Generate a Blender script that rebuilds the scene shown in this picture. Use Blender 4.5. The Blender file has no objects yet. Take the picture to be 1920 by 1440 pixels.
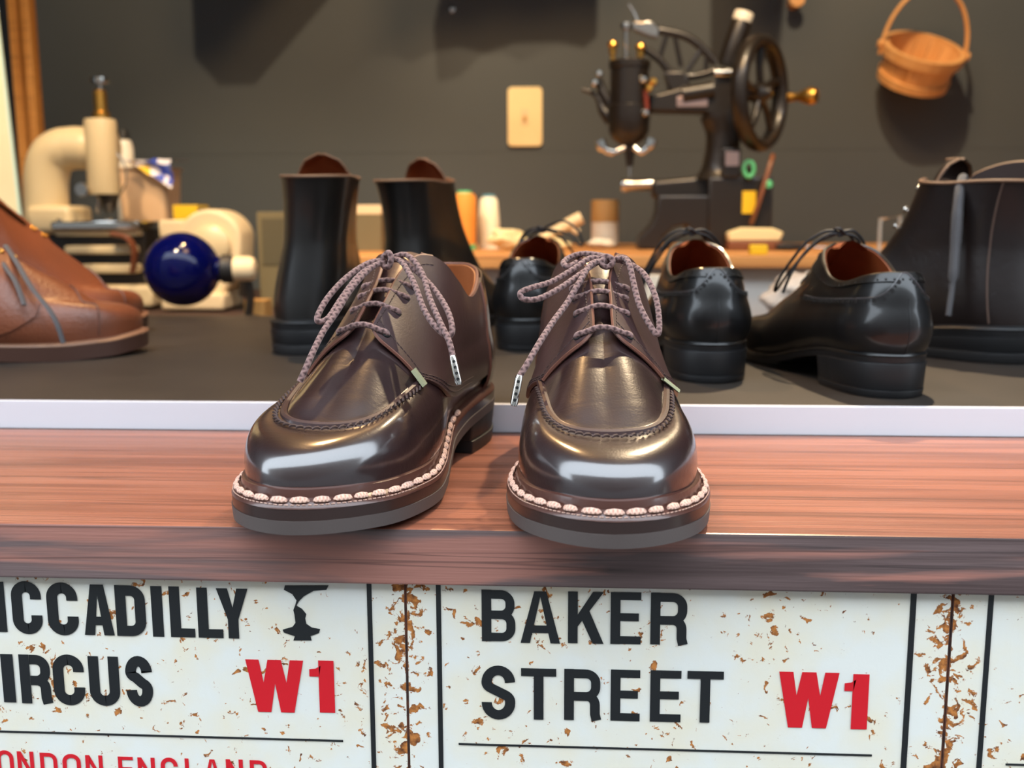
import bpy, bmesh, math, random
import numpy as np
from mathutils import Vector, Matrix

# ------------------------------------------------------------------ camera, sky, lamps, exposure
SC = bpy.context.scene
COL = SC.collection
R = math.radians
PI = math.pi

cam_d = bpy.data.cameras.new('camera')
cam = bpy.data.objects.new('camera', cam_d)
COL.objects.link(cam)
SC.camera = cam
cam_d.sensor_width = 36.0
cam_d.lens = 36.0 * 1940.0 / 1920.0
cam_d.clip_start = 0.01
cam_d.dof.use_dof = True
cam_d.dof.focus_distance = 0.56
cam_d.dof.aperture_fstop = 8.0
_p, _y, _r = R(9.2086), R(3.6392), R(-0.2462)
_f = Vector((-math.sin(_y) * math.cos(_p), math.cos(_y) * math.cos(_p), -math.sin(_p)))
_rt = Vector((math.cos(_y), math.sin(_y), 0))
_up = _rt.cross(_f)
_rt, _up = _rt * math.cos(_r) + _up * math.sin(_r), _up * math.cos(_r) - _rt * math.sin(_r)
cam.matrix_world = Matrix(((_rt.x, _up.x, -_f.x, 0.0), (_rt.y, _up.y, -_f.y, -0.5035), (_rt.z, _up.z, -_f.z, 0.1569), (0, 0, 0, 1)))

vs = SC.view_settings
vs.view_transform = 'Standard'
vs.look = 'None'
vs.gamma = 1.0
vs.use_curve_mapping = False
vs.exposure = 0.0

world = bpy.data.worlds.new('overcast_sky')
SC.world = world
world.use_nodes = True
bg = world.node_tree.nodes['Background']
bg.inputs['Color'].default_value = (0.80, 0.90, 1.0, 1)
bg.inputs['Strength'].default_value = 6.2


def spot(loc, target, power, col, size=R(95), blend=0.6, radius=0.02):
    d = bpy.data.lights.new('spot_lamp', 'SPOT')
    d.energy = power
    d.color = col
    d.spot_size = size
    d.spot_blend = blend
    d.shadow_soft_size = radius
    o = bpy.data.objects.new('spot_lamp', d)
    COL.objects.link(o)
    o.location = loc
    o.rotation_euler = (Vector(target) - Vector(loc)).to_track_quat('-Z', 'Y').to_euler()
    return o


WARM = (1.0, 0.60, 0.27)
CREAM = (1.0, 0.76, 0.48)
spot((0.42, 1.05, 1.42), (0.46, 0.20, 0.0), 165, CREAM, R(56), 0.8)
spot((-0.42, 0.95, 1.42), (-0.30, 0.55, 0.0), 60, WARM, R(64), 0.7)
spot((-0.66, 0.22, 1.45), (-0.68, 0.98, 0.25), 95, CREAM, R(52), 0.6)
spot((0.30, 0.70, 1.42), (0.45, 1.75, 0.30), 76, CREAM, R(74), 0.6)
spot((-0.45, 0.70, 1.42), (-0.90, 1.68, 0.42), 46, CREAM, R(80), 0.6)
spot((0.02, 0.45, 1.50), (0.05, 1.75, 0.25), 64, WARM, R(86), 0.8, 0.22)  # added soft fill, no known fitting, to lighten the wall shadows

# ------------------------------------------------------------------ helpers


def srgb(r, g, b):
    def f(c):
        c /= 255.0
        return c / 12.92 if c <= 0.04045 else ((c + 0.055) / 1.055) ** 2.4
    return (f(r), f(g), f(b), 1.0)


MATS = {}


def mat(name, rgb, rough=0.5, metal=0.0, spec=0.5, coat=0.0, bump=None, var=None, trans=0.0, sheen=0.0, coat_rough=0.1, alpha=1.0, coat_ior=1.5):
    """procedural principled material. bump=(scale, strength, distance, (sx,sy,sz)); var=(scale, rgb2, lo, hi)"""
    m = bpy.data.materials.new(name)
    m.use_nodes = True
    nt = m.node_tree
    b = nt.nodes['Principled BSDF']
    b.inputs['Base Color'].default_value = srgb(*rgb)
    b.inputs['Roughness'].default_value = rough
    b.inputs['Metallic'].default_value = metal
    b.inputs['Specular IOR Level'].default_value = spec
    b.inputs['Coat Weight'].default_value = coat
    b.inputs['Coat Roughness'].default_value = coat_rough
    b.inputs['Transmission Weight'].default_value = trans
    b.inputs['Sheen Weight'].default_value = sheen
    b.inputs['Alpha'].default_value = alpha
    b.inputs['Coat IOR'].default_value = coat_ior
    tc = nt.nodes.new('ShaderNodeTexCoord')
    if var:
        n = nt.nodes.new('ShaderNodeTexNoise')
        n.inputs['Scale'].default_value = var[0]
        n.inputs['Detail'].default_value = 5
        mp = nt.nodes.new('ShaderNodeMapping')
        mp.inputs['Scale'].default_value = var[4] if len(var) > 4 else (1, 1, 1)
        nt.links.new(tc.outputs['Object'], mp.inputs['Vector'])
        nt.links.new(mp.outputs['Vector'], n.inputs['Vector'])
        cr = nt.nodes.new('ShaderNodeValToRGB')
        cr.color_ramp.elements[0].position = var[2]
        cr.color_ramp.elements[1].position = var[3]
        cr.color_ramp.elements[0].color = srgb(*rgb)
        cr.color_ramp.elements[1].color = srgb(*var[1])
        nt.links.new(n.outputs['Fac'], cr.inputs['Fac'])
        nt.links.new(cr.outputs['Color'], b.inputs['Base Color'])
    if bump:
        n = nt.nodes.new('ShaderNodeTexNoise')
        n.inputs['Scale'].default_value = bump[0]
        n.inputs['Detail'].default_value = 4
        mp = nt.nodes.new('ShaderNodeMapping')
        mp.inputs['Scale'].default_value = bump[3] if len(bump) > 3 else (1, 1, 1)
        nt.links.new(tc.outputs['Object'], mp.inputs['Vector'])
        nt.links.new(mp.outputs['Vector'], n.inputs['Vector'])
        bp = nt.nodes.new('ShaderNodeBump')
        bp.inputs['Strength'].default_value = bump[1]
        bp.inputs['Distance'].default_value = bump[2]
        nt.links.new(n.outputs['Fac'], bp.inputs['Height'])
        nt.links.new(bp.outputs['Normal'], b.inputs['Normal'])
    MATS[name] = m
    return m


def link(name, me, m=None, parent=None, loc=None, rot=None):
    o = bpy.data.objects.new(name, me)
    COL.objects.link(o)
    if m is not None and me is not None and not me.materials:
        me.materials.append(m)
    if parent is not None:
        o.parent = parent
    if loc is not None:
        o.location = loc
    if rot is not None:
        o.rotation_euler = rot
    return o


def thing(name, label, cat, loc=(0, 0, 0), rot=(0, 0, 0), group=None):
    o = link(name, None, None, None, loc, rot)
    o.empty_display_size = 0.02
    return tag(o, label, cat, group)


def tag(o, label=None, cat=None, group=None, kind=None):
    if label:
        o['label'] = label
    if cat:
        o['category'] = cat
    if group:
        o['group'] = group
    if kind:
        o['kind'] = kind
    return o


class MB:
    """collects verts and faces (with optional uv) for ONE mesh"""

    def __init__(self):
        self.v, self.f, self.uv = [], [], {}

    def add(self, verts, faces, uvs=None):
        n = len(self.v)
        self.v += [tuple(map(float, p)) for p in verts]
        for i, f in enumerate(faces):
            if uvs:
                self.uv[len(self.f)] = uvs[i]
            self.f.append(tuple(k + n for k in f))
        return self

    def grid(self, P, closed_u=False, closed_v=False, uvscale=None):
        """P: array (nu,nv,3)"""
        nu, nv = P.shape[:2]
        F, U = [], []
        for i in range(nu if closed_u else nu - 1):
            for j in range(nv if closed_v else nv - 1):
                i2, j2 = (i + 1) % nu, (j + 1) % nv
                F.append((i * nv + j, i2 * nv + j, i2 * nv + j2, i * nv + j2))
                if uvscale:
                    a, b = uvscale
                    U.append(((i * a, j * b), ((i + 1) * a, j * b), ((i + 1) * a, (j + 1) * b), (i * a, (j + 1) * b)))
        self.add(P.reshape(-1, 3), F, U or None)
        return self

    def box(self, x0, x1, y0, y1, z0, z1):
        V = [(x, y, z) for x in (x0, x1) for y in (y0, y1) for z in (z0, z1)]
        self.add(V, [(0, 1, 3, 2), (4, 6, 7, 5), (0, 4, 5, 1), (2, 3, 7, 6), (0, 2, 6, 4), (1, 5, 7, 3)])
        return self

    def tube(self, pts, r, seg=10, closed=False, caps=True, flat=None):
        """swept tube; r is a number or a list; flat=(a,b): section half axes scale"""
        P = [Vector(p) for p in pts]
        n = len(P)
        rr = r if isinstance(r, (list, tuple)) else [r] * n
        T = []
        for i in range(n):
            a = P[(i - 1) % n] if (closed or i > 0) else P[i]
            b = P[(i + 1) % n] if (closed or i < n - 1) else P[i]
            t = (b - a)
            T.append(t.normalized() if t.length > 1e-9 else Vector((0, 0, 1)))
        ref = Vector((0, 0, 1)) if abs(T[0].z) < 0.9 else Vector((1, 0, 0))
        N = (ref - T[0] * ref.dot(T[0])).normalized()
        rings, ln, acc = [], [], 0.0
        for i in range(n):
            N = (N - T[i] * N.dot(T[i]))
            N = N.normalized() if N.length > 1e-6 else T[i].orthogonal().normalized()
            B = T[i].cross(N)
            fa, fb = flat or (1, 1)
            rings.append([P[i] + N * (math.cos(k / seg * 2 * PI) * rr[i] * fa) + B * (math.sin(k / seg * 2 * PI) * rr[i] * fb) for k in range(seg)])
            if i:
                acc += (P[i] - P[i - 1]).length
            ln.append(acc)
        V = [p for g in rings for p in g]
        F, U = [], []
        for i in range(n if closed else n - 1):
            i2 = (i + 1) % n
            for k in range(seg):
                k2 = (k + 1) % seg
                F.append((i * seg + k, i * seg + k2, i2 * seg + k2, i2 * seg + k))
                l2 = ln[i2] if i2 else acc
                U.append(((ln[i], k / seg), (ln[i], (k + 1) / seg), (l2, (k + 1) / seg), (l2, k / seg)))
        self.add(V, F, U)
        if caps and not closed:
            m = len(self.v) - len(V)
            self.f.append(tuple(m + k for k in range(seg))[::-1])
            self.f.append(tuple(m + (n - 1) * seg + k for k in range(seg)))
        return self

    def lathe(self, prof, seg=32, M=None):
        """prof: list of (r,z); M optional Matrix"""
        V, F = [], []
        n = len(prof)
        for r, z in prof:
            for k in range(seg):
                a = k / seg * 2 * PI
                V.append(Vector((r * math.cos(a), r * math.sin(a), z)))
        if M is not None:
            V = [M @ p for p in V]
        for i in range(n - 1):
            for k in range(seg):
                k2 = (k + 1) % seg
                F.append((i * seg + k, i * seg + k2, (i + 1) * seg + k2, (i + 1) * seg + k))
        F.append(tuple(range(seg))[::-1])
        F.append(tuple((n - 1) * seg + k for k in range(seg)))
        self.add(V, F)
        return self

    def prism(self, poly, t0, t1, axis='y'):
        """poly of 2D points extruded between t0 and t1 along axis"""
        n = len(poly)

        def pt(p, t):
            return {'y': (p[0], t, p[1]), 'z': (p[0], p[1], t), 'x': (t, p[0], p[1])}[axis]
        V = [pt(p, t0) for p in poly] + [pt(p, t1) for p in poly]
        F = [tuple(range(n)), tuple(range(n, 2 * n))[::-1]]
        for k in range(n):
            k2 = (k + 1) % n
            F.append((k, k + n, k2 + n, k2))
        self.add(V, F)
        return self

    def mesh(self, name, smooth=40, bevel=0.0, bevel_seg=2, subdiv=0, merge=True):
        me = bpy.data.meshes.new(name)
        me.from_pydata(self.v, [], self.f)
        if self.uv:
            ul = me.uv_layers.new(name='UVMap')
            for p in me.polygons:
                u = self.uv.get(p.index)
                if u:
                    for k, li in enumerate(p.loop_indices):
                        ul.data[li].uv = u[k]
        bm = bmesh.new()
        bm.from_mesh(me)
        if merge:
            bmesh.ops.remove_doubles(bm, verts=bm.verts, dist=1e-6)
        bmesh.ops.recalc_face_normals(bm, faces=bm.faces)
        lay = bm.faces.layers.int.new('flat') if bevel else None
        if bevel:
            ed = [e for e in bm.edges if len(e.link_faces) == 2 and e.calc_face_angle(0) > R(35)]
            flat = {f for f in bm.faces if all(len(e.link_faces) == 2 and (e.calc_face_angle(0) > R(35) or e.calc_face_angle(0) < R(0.5)) for e in f.edges)}
            for f in flat:
                f[lay] = 1
            r = bmesh.ops.bevel(bm, geom=ed, offset=bevel, segments=bevel_seg, affect='EDGES', profile=0.5, clamp_overlap=True)
            for f in r['faces']:
                f[lay] = 0
        for f in bm.faces:
            f.smooth = bool(smooth) and not (lay and f[lay])
        if smooth:
            for e in bm.edges:
                e.smooth = not (len(e.link_faces) == 2 and e.calc_face_angle(0) > R(smooth))
        bm.to_mesh(me)
        bm.free()
        return me

    def build(self, name, m, parent=None, **kw):
        loc, rot = kw.pop('loc', None), kw.pop('rot', None)
        return link(name, self.mesh(name, **kw), m, parent, loc, rot)


def smooth_path(pts, n=8, closed=False):
    """Catmull-Rom through points"""
    P = [np.array(p, float) for p in pts]
    m = len(P)
    out = []
    for i in range(m if closed else m - 1):
        g = (lambda k: P[k % m]) if closed else (lambda k: P[min(max(k, 0), m - 1)])
        p0, p1, p2, p3 = g(i - 1), g(i), g(i + 1), g(i + 2)
        for k in range(n):
            t = k / n
            out.append(0.5 * ((2 * p1) + (-p0 + p2) * t + (2 * p0 - 5 * p1 + 4 * p2 - p3) * t * t + (-p0 + 3 * p1 - 3 * p2 + p3) * t ** 3))
    if not closed:
        out.append(P[-1])
    return [tuple(p) for p in out]


# ------------------------------------------------------------------ materials
def leather(name, rgb, rough, grain=900, gs=0.12, gd=0.0004, coat=0.25, rgb2=None, crease=0.0, coat_rough=0.18, spec=0.5):
    m = mat(name, rgb, rough, spec=spec, coat=coat, coat_rough=coat_rough, var=(18, rgb2 or rgb, 0.35, 0.7))
    nt = m.node_tree
    b = nt.nodes['Principled BSDF']
    tc = nt.nodes.new('ShaderNodeTexCoord')
    v = nt.nodes.new('ShaderNodeTexVoronoi')
    v.inputs['Scale'].default_value = grain
    nt.links.new(tc.outputs['Object'], v.inputs['Vector'])
    bp = nt.nodes.new('ShaderNodeBump')
    bp.inputs['Strength'].default_value = gs
    bp.inputs['Distance'].default_value = gd
    nt.links.new(v.outputs['Distance'], bp.inputs['Height'])
    last = bp
    if crease:
        n = nt.nodes.new('ShaderNodeTexNoise')
        n.inputs['Scale'].default_value = 1.0
        n.inputs['Detail'].default_value = 3
        n.inputs['Distortion'].default_value = 1.2
        mp = nt.nodes.new('ShaderNodeMapping')
        mp.inputs['Scale'].default_value = (28, 130, 90)
        nt.links.new(tc.outputs['Object'], mp.inputs['Vector'])
        nt.links.new(mp.outputs['Vector'], n.inputs['Vector'])
        b2 = nt.nodes.new('ShaderNodeBump')
        b2.inputs['Strength'].default_value = crease
        b2.inputs['Distance'].default_value = 0.0012
        nt.links.new(n.outputs['Fac'], b2.inputs['Height'])
        nt.links.new(bp.outputs['Normal'], b2.inputs['Normal'])
        last = b2
    nt.links.new(last.outputs['Normal'], b.inputs['Normal'])
    return m


def braided(name, rgb, rgb2, freq=260.0):
    m = mat(name, rgb, 0.85, spec=0.2, sheen=0.2)
    nt = m.node_tree
    b = nt.nodes['Principled BSDF']
    uv = nt.nodes.new('ShaderNodeUVMap')
    sep = nt.nodes.new('ShaderNodeSeparateXYZ')
    nt.links.new(uv.outputs['UV'], sep.inputs['Vector'])

    def math_(op, a, bb):
        x = nt.nodes.new('ShaderNodeMath')
        x.operation = op
        for k, s in ((0, a), (1, bb)):
            if s is None:
                continue
            if isinstance(s, (int, float)):
                x.inputs[k].default_value = s
            else:
                nt.links.new(s, x.inputs[k])
        return x.outputs[0]
    l = math_('MULTIPLY', sep.outputs['X'], freq * 2 * PI)
    a = math_('MULTIPLY', sep.outputs['Y'], 2 * 2 * PI)
    s1 = math_('SINE', math_('ADD', l, a), None)
    s2 = math_('SINE', math_('SUBTRACT', l, a), None)
    h = math_('MAXIMUM', s1, s2)
    h = math_('MULTIPLY', math_('ADD', h, 1.0), 0.5)
    mx = nt.nodes.new('ShaderNodeMix')
    mx.data_type = 'RGBA'
    mx.inputs['A'].default_value = srgb(*rgb2)
    mx.inputs['B'].default_value = srgb(*rgb)
    nt.links.new(h, mx.inputs['Factor'])
    nt.links.new(mx.outputs['Result'], b.inputs['Base Color'])
    bp = nt.nodes.new('ShaderNodeBump')
    bp.inputs['Strength'].default_value = 0.8
    bp.inputs['Distance'].default_value = 0.0006
    nt.links.new(h, bp.inputs['Height'])
    nt.links.new(bp.outputs['Normal'], b.inputs['Normal'])
    return m


def stained_wood(name, base, dark, worn, rough, grain=(2.2, 60, 60), stain=(1.6, 22, 22), wear_lo=0.55, wear_hi=0.75, spec=0.4, bump=0.35):
    m = mat(name, base, rough, spec=spec)
    nt = m.node_tree
    b = nt.nodes['Principled BSDF']
    tc = nt.nodes.new('ShaderNodeTexCoord')

    def noise(scale, detail, dist=0.0):
        mp = nt.nodes.new('ShaderNodeMapping')
        mp.inputs['Scale'].default_value = scale
        nt.links.new(tc.outputs['Object'], mp.inputs['Vector'])
        n = nt.nodes.new('ShaderNodeTexNoise')
        n.inputs['Scale'].default_value = 1.0
        n.inputs['Detail'].default_value = detail
        n.inputs['Distortion'].default_value = dist
        nt.links.new(mp.outputs['Vector'], n.inputs['Vector'])
        return n.outputs['Fac']

    def ramp(fac, lo, hi, c0=(0, 0, 0, 1), c1=(1, 1, 1, 1)):
        r = nt.nodes.new('ShaderNodeValToRGB')
        r.color_ramp.elements[0].position, r.color_ramp.elements[1].position = lo, hi
        r.color_ramp.elements[0].color, r.color_ramp.elements[1].color = c0, c1
        nt.links.new(fac, r.inputs['Fac'])
        return r.outputs['Color']

    def mix(fac, a, bb):
        x = nt.nodes.new('ShaderNodeMix')
        x.data_type = 'RGBA'
        for s, k in ((fac, 'Factor'), (a, 'A'), (bb, 'B')):
            if isinstance(s, tuple):
                x.inputs[k].default_value = s
            else:
                nt.links.new(s, x.inputs[k])
        return x.outputs['Result']
    g = noise(grain, 6, 0.3)
    g2 = noise((grain[0] * 5, grain[1] * 5, grain[2] * 5), 3)
    w = noise(stain, 6, 0.6)
    fine = noise((14, 500, 500), 2)
    c = mix(ramp(g, 0.42, 0.57), srgb(*dark), srgb(*base))
    c = mix(ramp(w, wear_lo, wear_hi), c, srgb(*worn))
    # thin dark growth-ring lines
    lines = ramp(noise((1.1, 95, 95), 2, 0.8), 0.47, 0.5)
    lines2 = ramp(noise((1.1, 95, 95), 2, 0.8), 0.5, 0.53)
    x = nt.nodes.new('ShaderNodeMath')
    x.operation = 'SUBTRACT'
    nt.links.new(lines, x.inputs[0])
    nt.links.new(lines2, x.inputs[1])
    x2 = nt.nodes.new('ShaderNodeMath')
    x2.operation = 'MULTIPLY'
    x2.inputs[1].default_value = 0.55
    nt.links.new(x.outputs[0], x2.inputs[0])
    c = mix(x2.outputs[0], c, srgb(*[k * 0.55 for k in dark]))
    nt.links.new(c, b.inputs['Base Color'])
    ad = nt.nodes.new('ShaderNodeMath')
    nt.links.new(g2, ad.inputs[0])
    nt.links.new(fine, ad.inputs[1])
    bp = nt.nodes.new('ShaderNodeBump')
    bp.inputs['Strength'].default_value = bump
    bp.inputs['Distance'].default_value = 0.0006
    nt.links.new(ad.outputs[0], bp.inputs['Height'])
    nt.links.new(bp.outputs['Normal'], b.inputs['Normal'])
    return m


def enamel(name, edges):
    """white enamel with scattered rust flecks; rust gathers near the plate's side edges (edges: x positions)"""
    m = mat(name, (226, 229, 222), 0.42, spec=0.4)
    nt = m.node_tree
    b = nt.nodes['Principled BSDF']
    tc = nt.nodes.new('ShaderNodeTexCoord')

    def node(t, **kw):
        n = nt.nodes.new(t)
        for k, v in kw.items():
            n.inputs[k].default_value = v
        return n

    def mth(op, a, bb=None):
        x = nt.nodes.new('ShaderNodeMath')
        x.operation = op
        x.use_clamp = False
        for k, s in ((0, a), (1, bb)):
            if s is None:
                continue
            if isinstance(s, (int, float)):
                x.inputs[k].default_value = s
            else:
                nt.links.new(s, x.inputs[k])
        return x.outputs[0]
    n1 = node('ShaderNodeTexNoise', Scale=165.0, Detail=5.0, Roughness=0.6, Distortion=0.5)
    n2 = node('ShaderNodeTexNoise', Scale=34.0, Detail=3.0)
    n3 = node('ShaderNodeTexNoise', Scale=330.0, Detail=3.0)
    for n in (n1, n2, n3):
        nt.links.new(tc.outputs['Object'], n.inputs['Vector'])
    sep = nt.nodes.new('ShaderNodeSeparateXYZ')
    nt.links.new(tc.outputs['Object'], sep.inputs['Vector'])
    near = None
    for e in edges:
        d = mth('ABSOLUTE', mth('SUBTRACT', sep.outputs['X'], e))
        k = mth('MAXIMUM', mth('SUBTRACT', 1.0, mth('DIVIDE', d, 0.022)), 0.0)
        near = k if near is None else mth('MAXIMUM', near, k)
    near = mth('MULTIPLY', near, near)
    f = mth('ADD', n1.outputs['Fac'], mth('MULTIPLY', mth('SUBTRACT', n2.outputs['Fac'], 0.5), 0.30))
    f = mth('ADD', f, mth('MULTIPLY', near, 0.15))
    r = nt.nodes.new('ShaderNodeValToRGB')
    r.color_ramp.elements[0].position, r.color_ramp.elements[1].position = 0.628, 0.645
    nt.links.new(f, r.inputs['Fac'])
    r2 = nt.nodes.new('ShaderNodeValToRGB')
    r2.color_ramp.elements[0].position, r2.color_ramp.elements[1].position = 0.35, 0.65
    r2.color_ramp.elements[0].color = srgb(84, 44, 20)
    r2.color_ramp.elements[1].color = srgb(184, 116, 54)
    nt.links.new(n3.outputs['Fac'], r2.inputs['Fac'])
    r3 = nt.nodes.new('ShaderNodeValToRGB')
    r3.color_ramp.elements[0].position, r3.color_ramp.elements[1].position = 0.35, 0.8
    r3.color_ramp.elements[0].color = srgb(216, 216, 209)
    r3.color_ramp.elements[1].color = srgb(220, 210, 184)
    nt.links.new(n2.outputs['Fac'], r3.inputs['Fac'])
    mx = nt.nodes.new('ShaderNodeMix')
    mx.data_type = 'RGBA'
    nt.links.new(r.outputs['Color'], mx.inputs['Factor'])
    nt.links.new(r3.outputs['Color'], mx.inputs['A'])
    nt.links.new(r2.outputs['Color'], mx.inputs['B'])
    nt.links.new(mx.outputs['Result'], b.inputs['Base Color'])
    rr = mth('ADD', 0.4, mth('MULTIPLY', r.outputs['Color'], 0.45))
    nt.links.new(rr, b.inputs['Roughness'])
    bp = node('ShaderNodeBump', Strength=0.25, Distance=0.0005)
    nt.links.new(f, bp.inputs['Height'])
    nt.links.new(bp.outputs['Normal'], b.inputs['Normal'])
    return m


M_DERBY = leather('dark_brown_calf', (42, 23, 23), 0.4, coat=1.0, rgb2=(30, 16, 17), coat_rough=0.15, crease=0.16, spec=0.36)
M_DERBY.node_tree.nodes['Principled BSDF'].inputs['Coat IOR'].default_value = 1.9
M_DERBYQ = leather('dark_brown_calf_quarter', (52, 28, 28), 0.5, coat=0.5, rgb2=(44, 24, 24), coat_rough=0.22, crease=0.12)
M_EDGE = mat('raw_leather_edge', (96, 56, 42), 0.5)
M_LACE = braided('braided_brown_cord', (128, 100, 96), (62, 42, 40))
M_STITCH = braided('pale_pink_thread', (216, 176, 156), (176, 132, 116), 500)
M_DARKTHREAD = mat('dark_brown_thread', (52, 32, 28), 0.7)
M_WELT = mat('brown_welt', (74, 44, 36), 0.32, coat=0.3, bump=(300, 0.3, 0.0005))
M_MIDSOLE = mat('dark_sole_edge', (46, 30, 26), 0.3, coat=0.2, bump=(200, 0.15, 0.0004, (1, 1, 4)))
M_RUBBER = mat('grey_rubber_sole', (80, 70, 67), 0.6, bump=(900, 0.2, 0.0003))
M_BLKRUBBER = mat('black_rubber', (26, 25, 26), 0.55, bump=(600, 0.2, 0.0003))
M_LINING = leather('tan_leather_lining', (176, 108, 62), 0.5, coat=0.0, rgb2=(150, 84, 46))
M_LINING2 = leather('russet_leather_lining', (140, 70, 32), 0.5, coat=0.0, rgb2=(112, 52, 24))
M_BLACK = leather('black_calf', (8, 8, 9), 0.45, coat=0.65, coat_rough=0.16, rgb2=(12, 11, 12), crease=0.08, spec=0.25)
M_BLACKB = leather('black_boot_calf', (11, 9, 8), 0.5, coat=0.5, coat_rough=0.2, rgb2=(22, 19, 16), crease=0.3, spec=0.25)
M_DKBOOT = leather('dark_brown_boot_leather', (25, 15, 13), 0.45, coat=0.35, coat_rough=0.24, rgb2=(18, 11, 10), crease=0.5, spec=0.3)
M_TAN = leather('brown_grained_leather', (122, 64, 36), 0.42, grain=420, gs=0.55, gd=0.0007, coat=0.2, rgb2=(104, 56, 34), coat_rough=0.3)
M_TANSOLE = mat('brown_sole', (70, 44, 34), 0.45)
M_TANWELT = mat('tan_welt', (128, 92, 70), 0.4)
M_STACK = mat('black_stacked_heel', (18, 18, 20), 0.45, bump=(80, 0.2, 0.0004, (1, 1, 30)))
M_GLACE = mat('slate_grey_lace', (74, 72, 74), 0.75, bump=(900, 0.5, 0.0005))
M_BLACE = mat('black_waxed_lace', (30, 29, 31), 0.6, bump=(900, 0.4, 0.0004))
M_STEEL = mat('steel', (200, 196, 190), 0.25, metal=1.0)
M_CHROME = mat('chrome', (225, 222, 215), 0.12, metal=1.0)
M_BRASS = mat('brass', (214, 166, 84), 0.35, metal=1.0)
M_DARKIRON = mat('black_japanned_iron', (30, 24, 19), 0.4, coat=0.25, bump=(60, 0.1, 0.001))
M_HOLE = mat('dark_hole', (8, 7, 7), 0.9)
M_TAGGREEN = mat('olive_fabric_tag', (120, 124, 98), 0.9, bump=(1500, 0.6, 0.0006))
M_PLANKTOP = stained_wood('plank_top_stain', (150, 93, 72), (124, 75, 58), (166, 110, 90), 0.34, wear_lo=0.5, wear_hi=0.8, spec=0.6, bump=0.45)
M_PLANKFRONT = stained_wood('plank_front_stain', (104, 86, 84), (78, 62, 60), (152, 104, 92), 0.55, grain=(2.4, 60, 60), stain=(3.0, 42, 42), wear_lo=0.52, wear_hi=0.60)
M_BOARD = leather('black_leathercloth', (40, 34, 29), 0.5, grain=500, gs=0.3, gd=0.0004, coat=0.0, rgb2=(48, 41, 35))
M_TRIM = mat('white_aluminium', (204, 204, 210), 0.4, metal=0.0, bump=(40, 0.06, 0.0004, (0.2, 1, 30)))
M_WALL = mat('slate_paint', (74, 79, 83), 0.75, spec=0.25, var=(3, (79, 83, 85), 0.3, 0.7), bump=(120, 0.08, 0.0006))
M_ROOM = mat('room_plaster', (110, 100, 88), 0.9)
M_CEIL = mat('dark_ceiling', (64, 58, 52), 0.9)
M_FLOOR = mat('concrete_floor', (92, 90, 86), 0.85, var=(6, (80, 78, 75), 0.3, 0.7))
M_STREET = mat('street_paving', (96, 96, 96), 0.9, var=(3, (80, 80, 80), 0.3, 0.7))
M_FACADE = mat('street_facade', (104, 100, 96), 0.9)
M_COUNTER = mat('counter_brown', (60, 40, 32), 0.7)
M_BLACKPRINT = mat('black_enamel_print', (20, 23, 25), 0.45)
M_REDPRINT = mat('red_enamel_print', (198, 14, 30), 0.45)
M_RUSTEDGE = mat('rusted_edge', (88, 48, 30), 0.85, bump=(300, 0.6, 0.001), var=(120, (50, 30, 24), 0.4, 0.6))
M_BENCH = stained_wood('bench_pine', (206, 146, 84), (178, 118, 64), (222, 170, 108), 0.55, wear_lo=0.5, wear_hi=0.8)
M_WHITEPANEL = mat('white_panel', (206, 200, 192), 0.6)
M_IVORY = mat('ivory_machine_paint', (214, 192, 150), 0.38, coat=0.2)
M_CREAM = mat('cream_plastic', (226, 202, 160), 0.5)
M_YELLOW = mat('yellow_card', (232, 188, 24), 0.6)
M_WHITE = mat('white_plastic', (232, 224, 206), 0.45)
M_PAPER = mat('cream_paper_board', (238, 218, 168), 0.8, var=(5, (232, 206, 156), 0.4, 0.6))
M_PINEPOST = stained_wood('orange_pine', (196, 132, 62), (170, 108, 46), (208, 150, 84), 0.55, grain=(60, 60, 2.2), stain=(22, 22, 1.6))
M_BASKET = mat('bentwood', (214, 156, 94), 0.42, var=(60, (226, 172, 112), 0.35, 0.65, (1, 1, 0.15)), coat=0.2)
M_ORANGE = mat('orange_thread', (226, 142, 52), 0.7, bump=(400, 0.4, 0.0006, (0.1, 0.1, 1)))
M_WTHREAD = mat('white_thread', (236, 226, 196), 0.7, bump=(400, 0.4, 0.0006, (0.1, 0.1, 1)))
M_GREEN = mat('green_plastic', (92, 190, 130), 0.5)
M_TEAL = mat('blue_plastic', (84, 140, 160), 0.5)
M_BLUEGLASS = mat('cobalt_blue_glass', (5, 9, 74), 0.10, spec=0.2, trans=0.3, coat=0.0, coat_rough=0.02)
M_KRAFT = mat('kraft_lid', (190, 146, 84), 0.6)
M_TUB = mat('beige_tub', (224, 186, 146), 0.45)
M_BRUSHWOOD = mat('brush_wood', (120, 70, 40), 0.5)
M_BRISTLE = mat('cream_bristle', (232, 212, 160), 0.9, bump=(600, 0.8, 0.001))
M_BAG = mat('clear_plastic_bag', (236, 226, 214), 0.25, trans=0.35, bump=(45, 0.8, 0.01))
M_OLIVE = mat('olive_box', (112, 100, 70), 0.7)
M_PINKPLATE = mat('nickel_plate', (206, 178, 170), 0.3, metal=0.8)
M_HIDE = leather('hanging_hide', (84, 56, 34), 0.6, coat=0.0, rgb2=(70, 46, 28))

# ------------------------------------------------------------------ setting


def struct(name, mb, m, parent=None, **kw):
    o = mb.build(name, m, parent, **kw)
    if parent is None:
        o['kind'] = 'structure'
    return o


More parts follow.
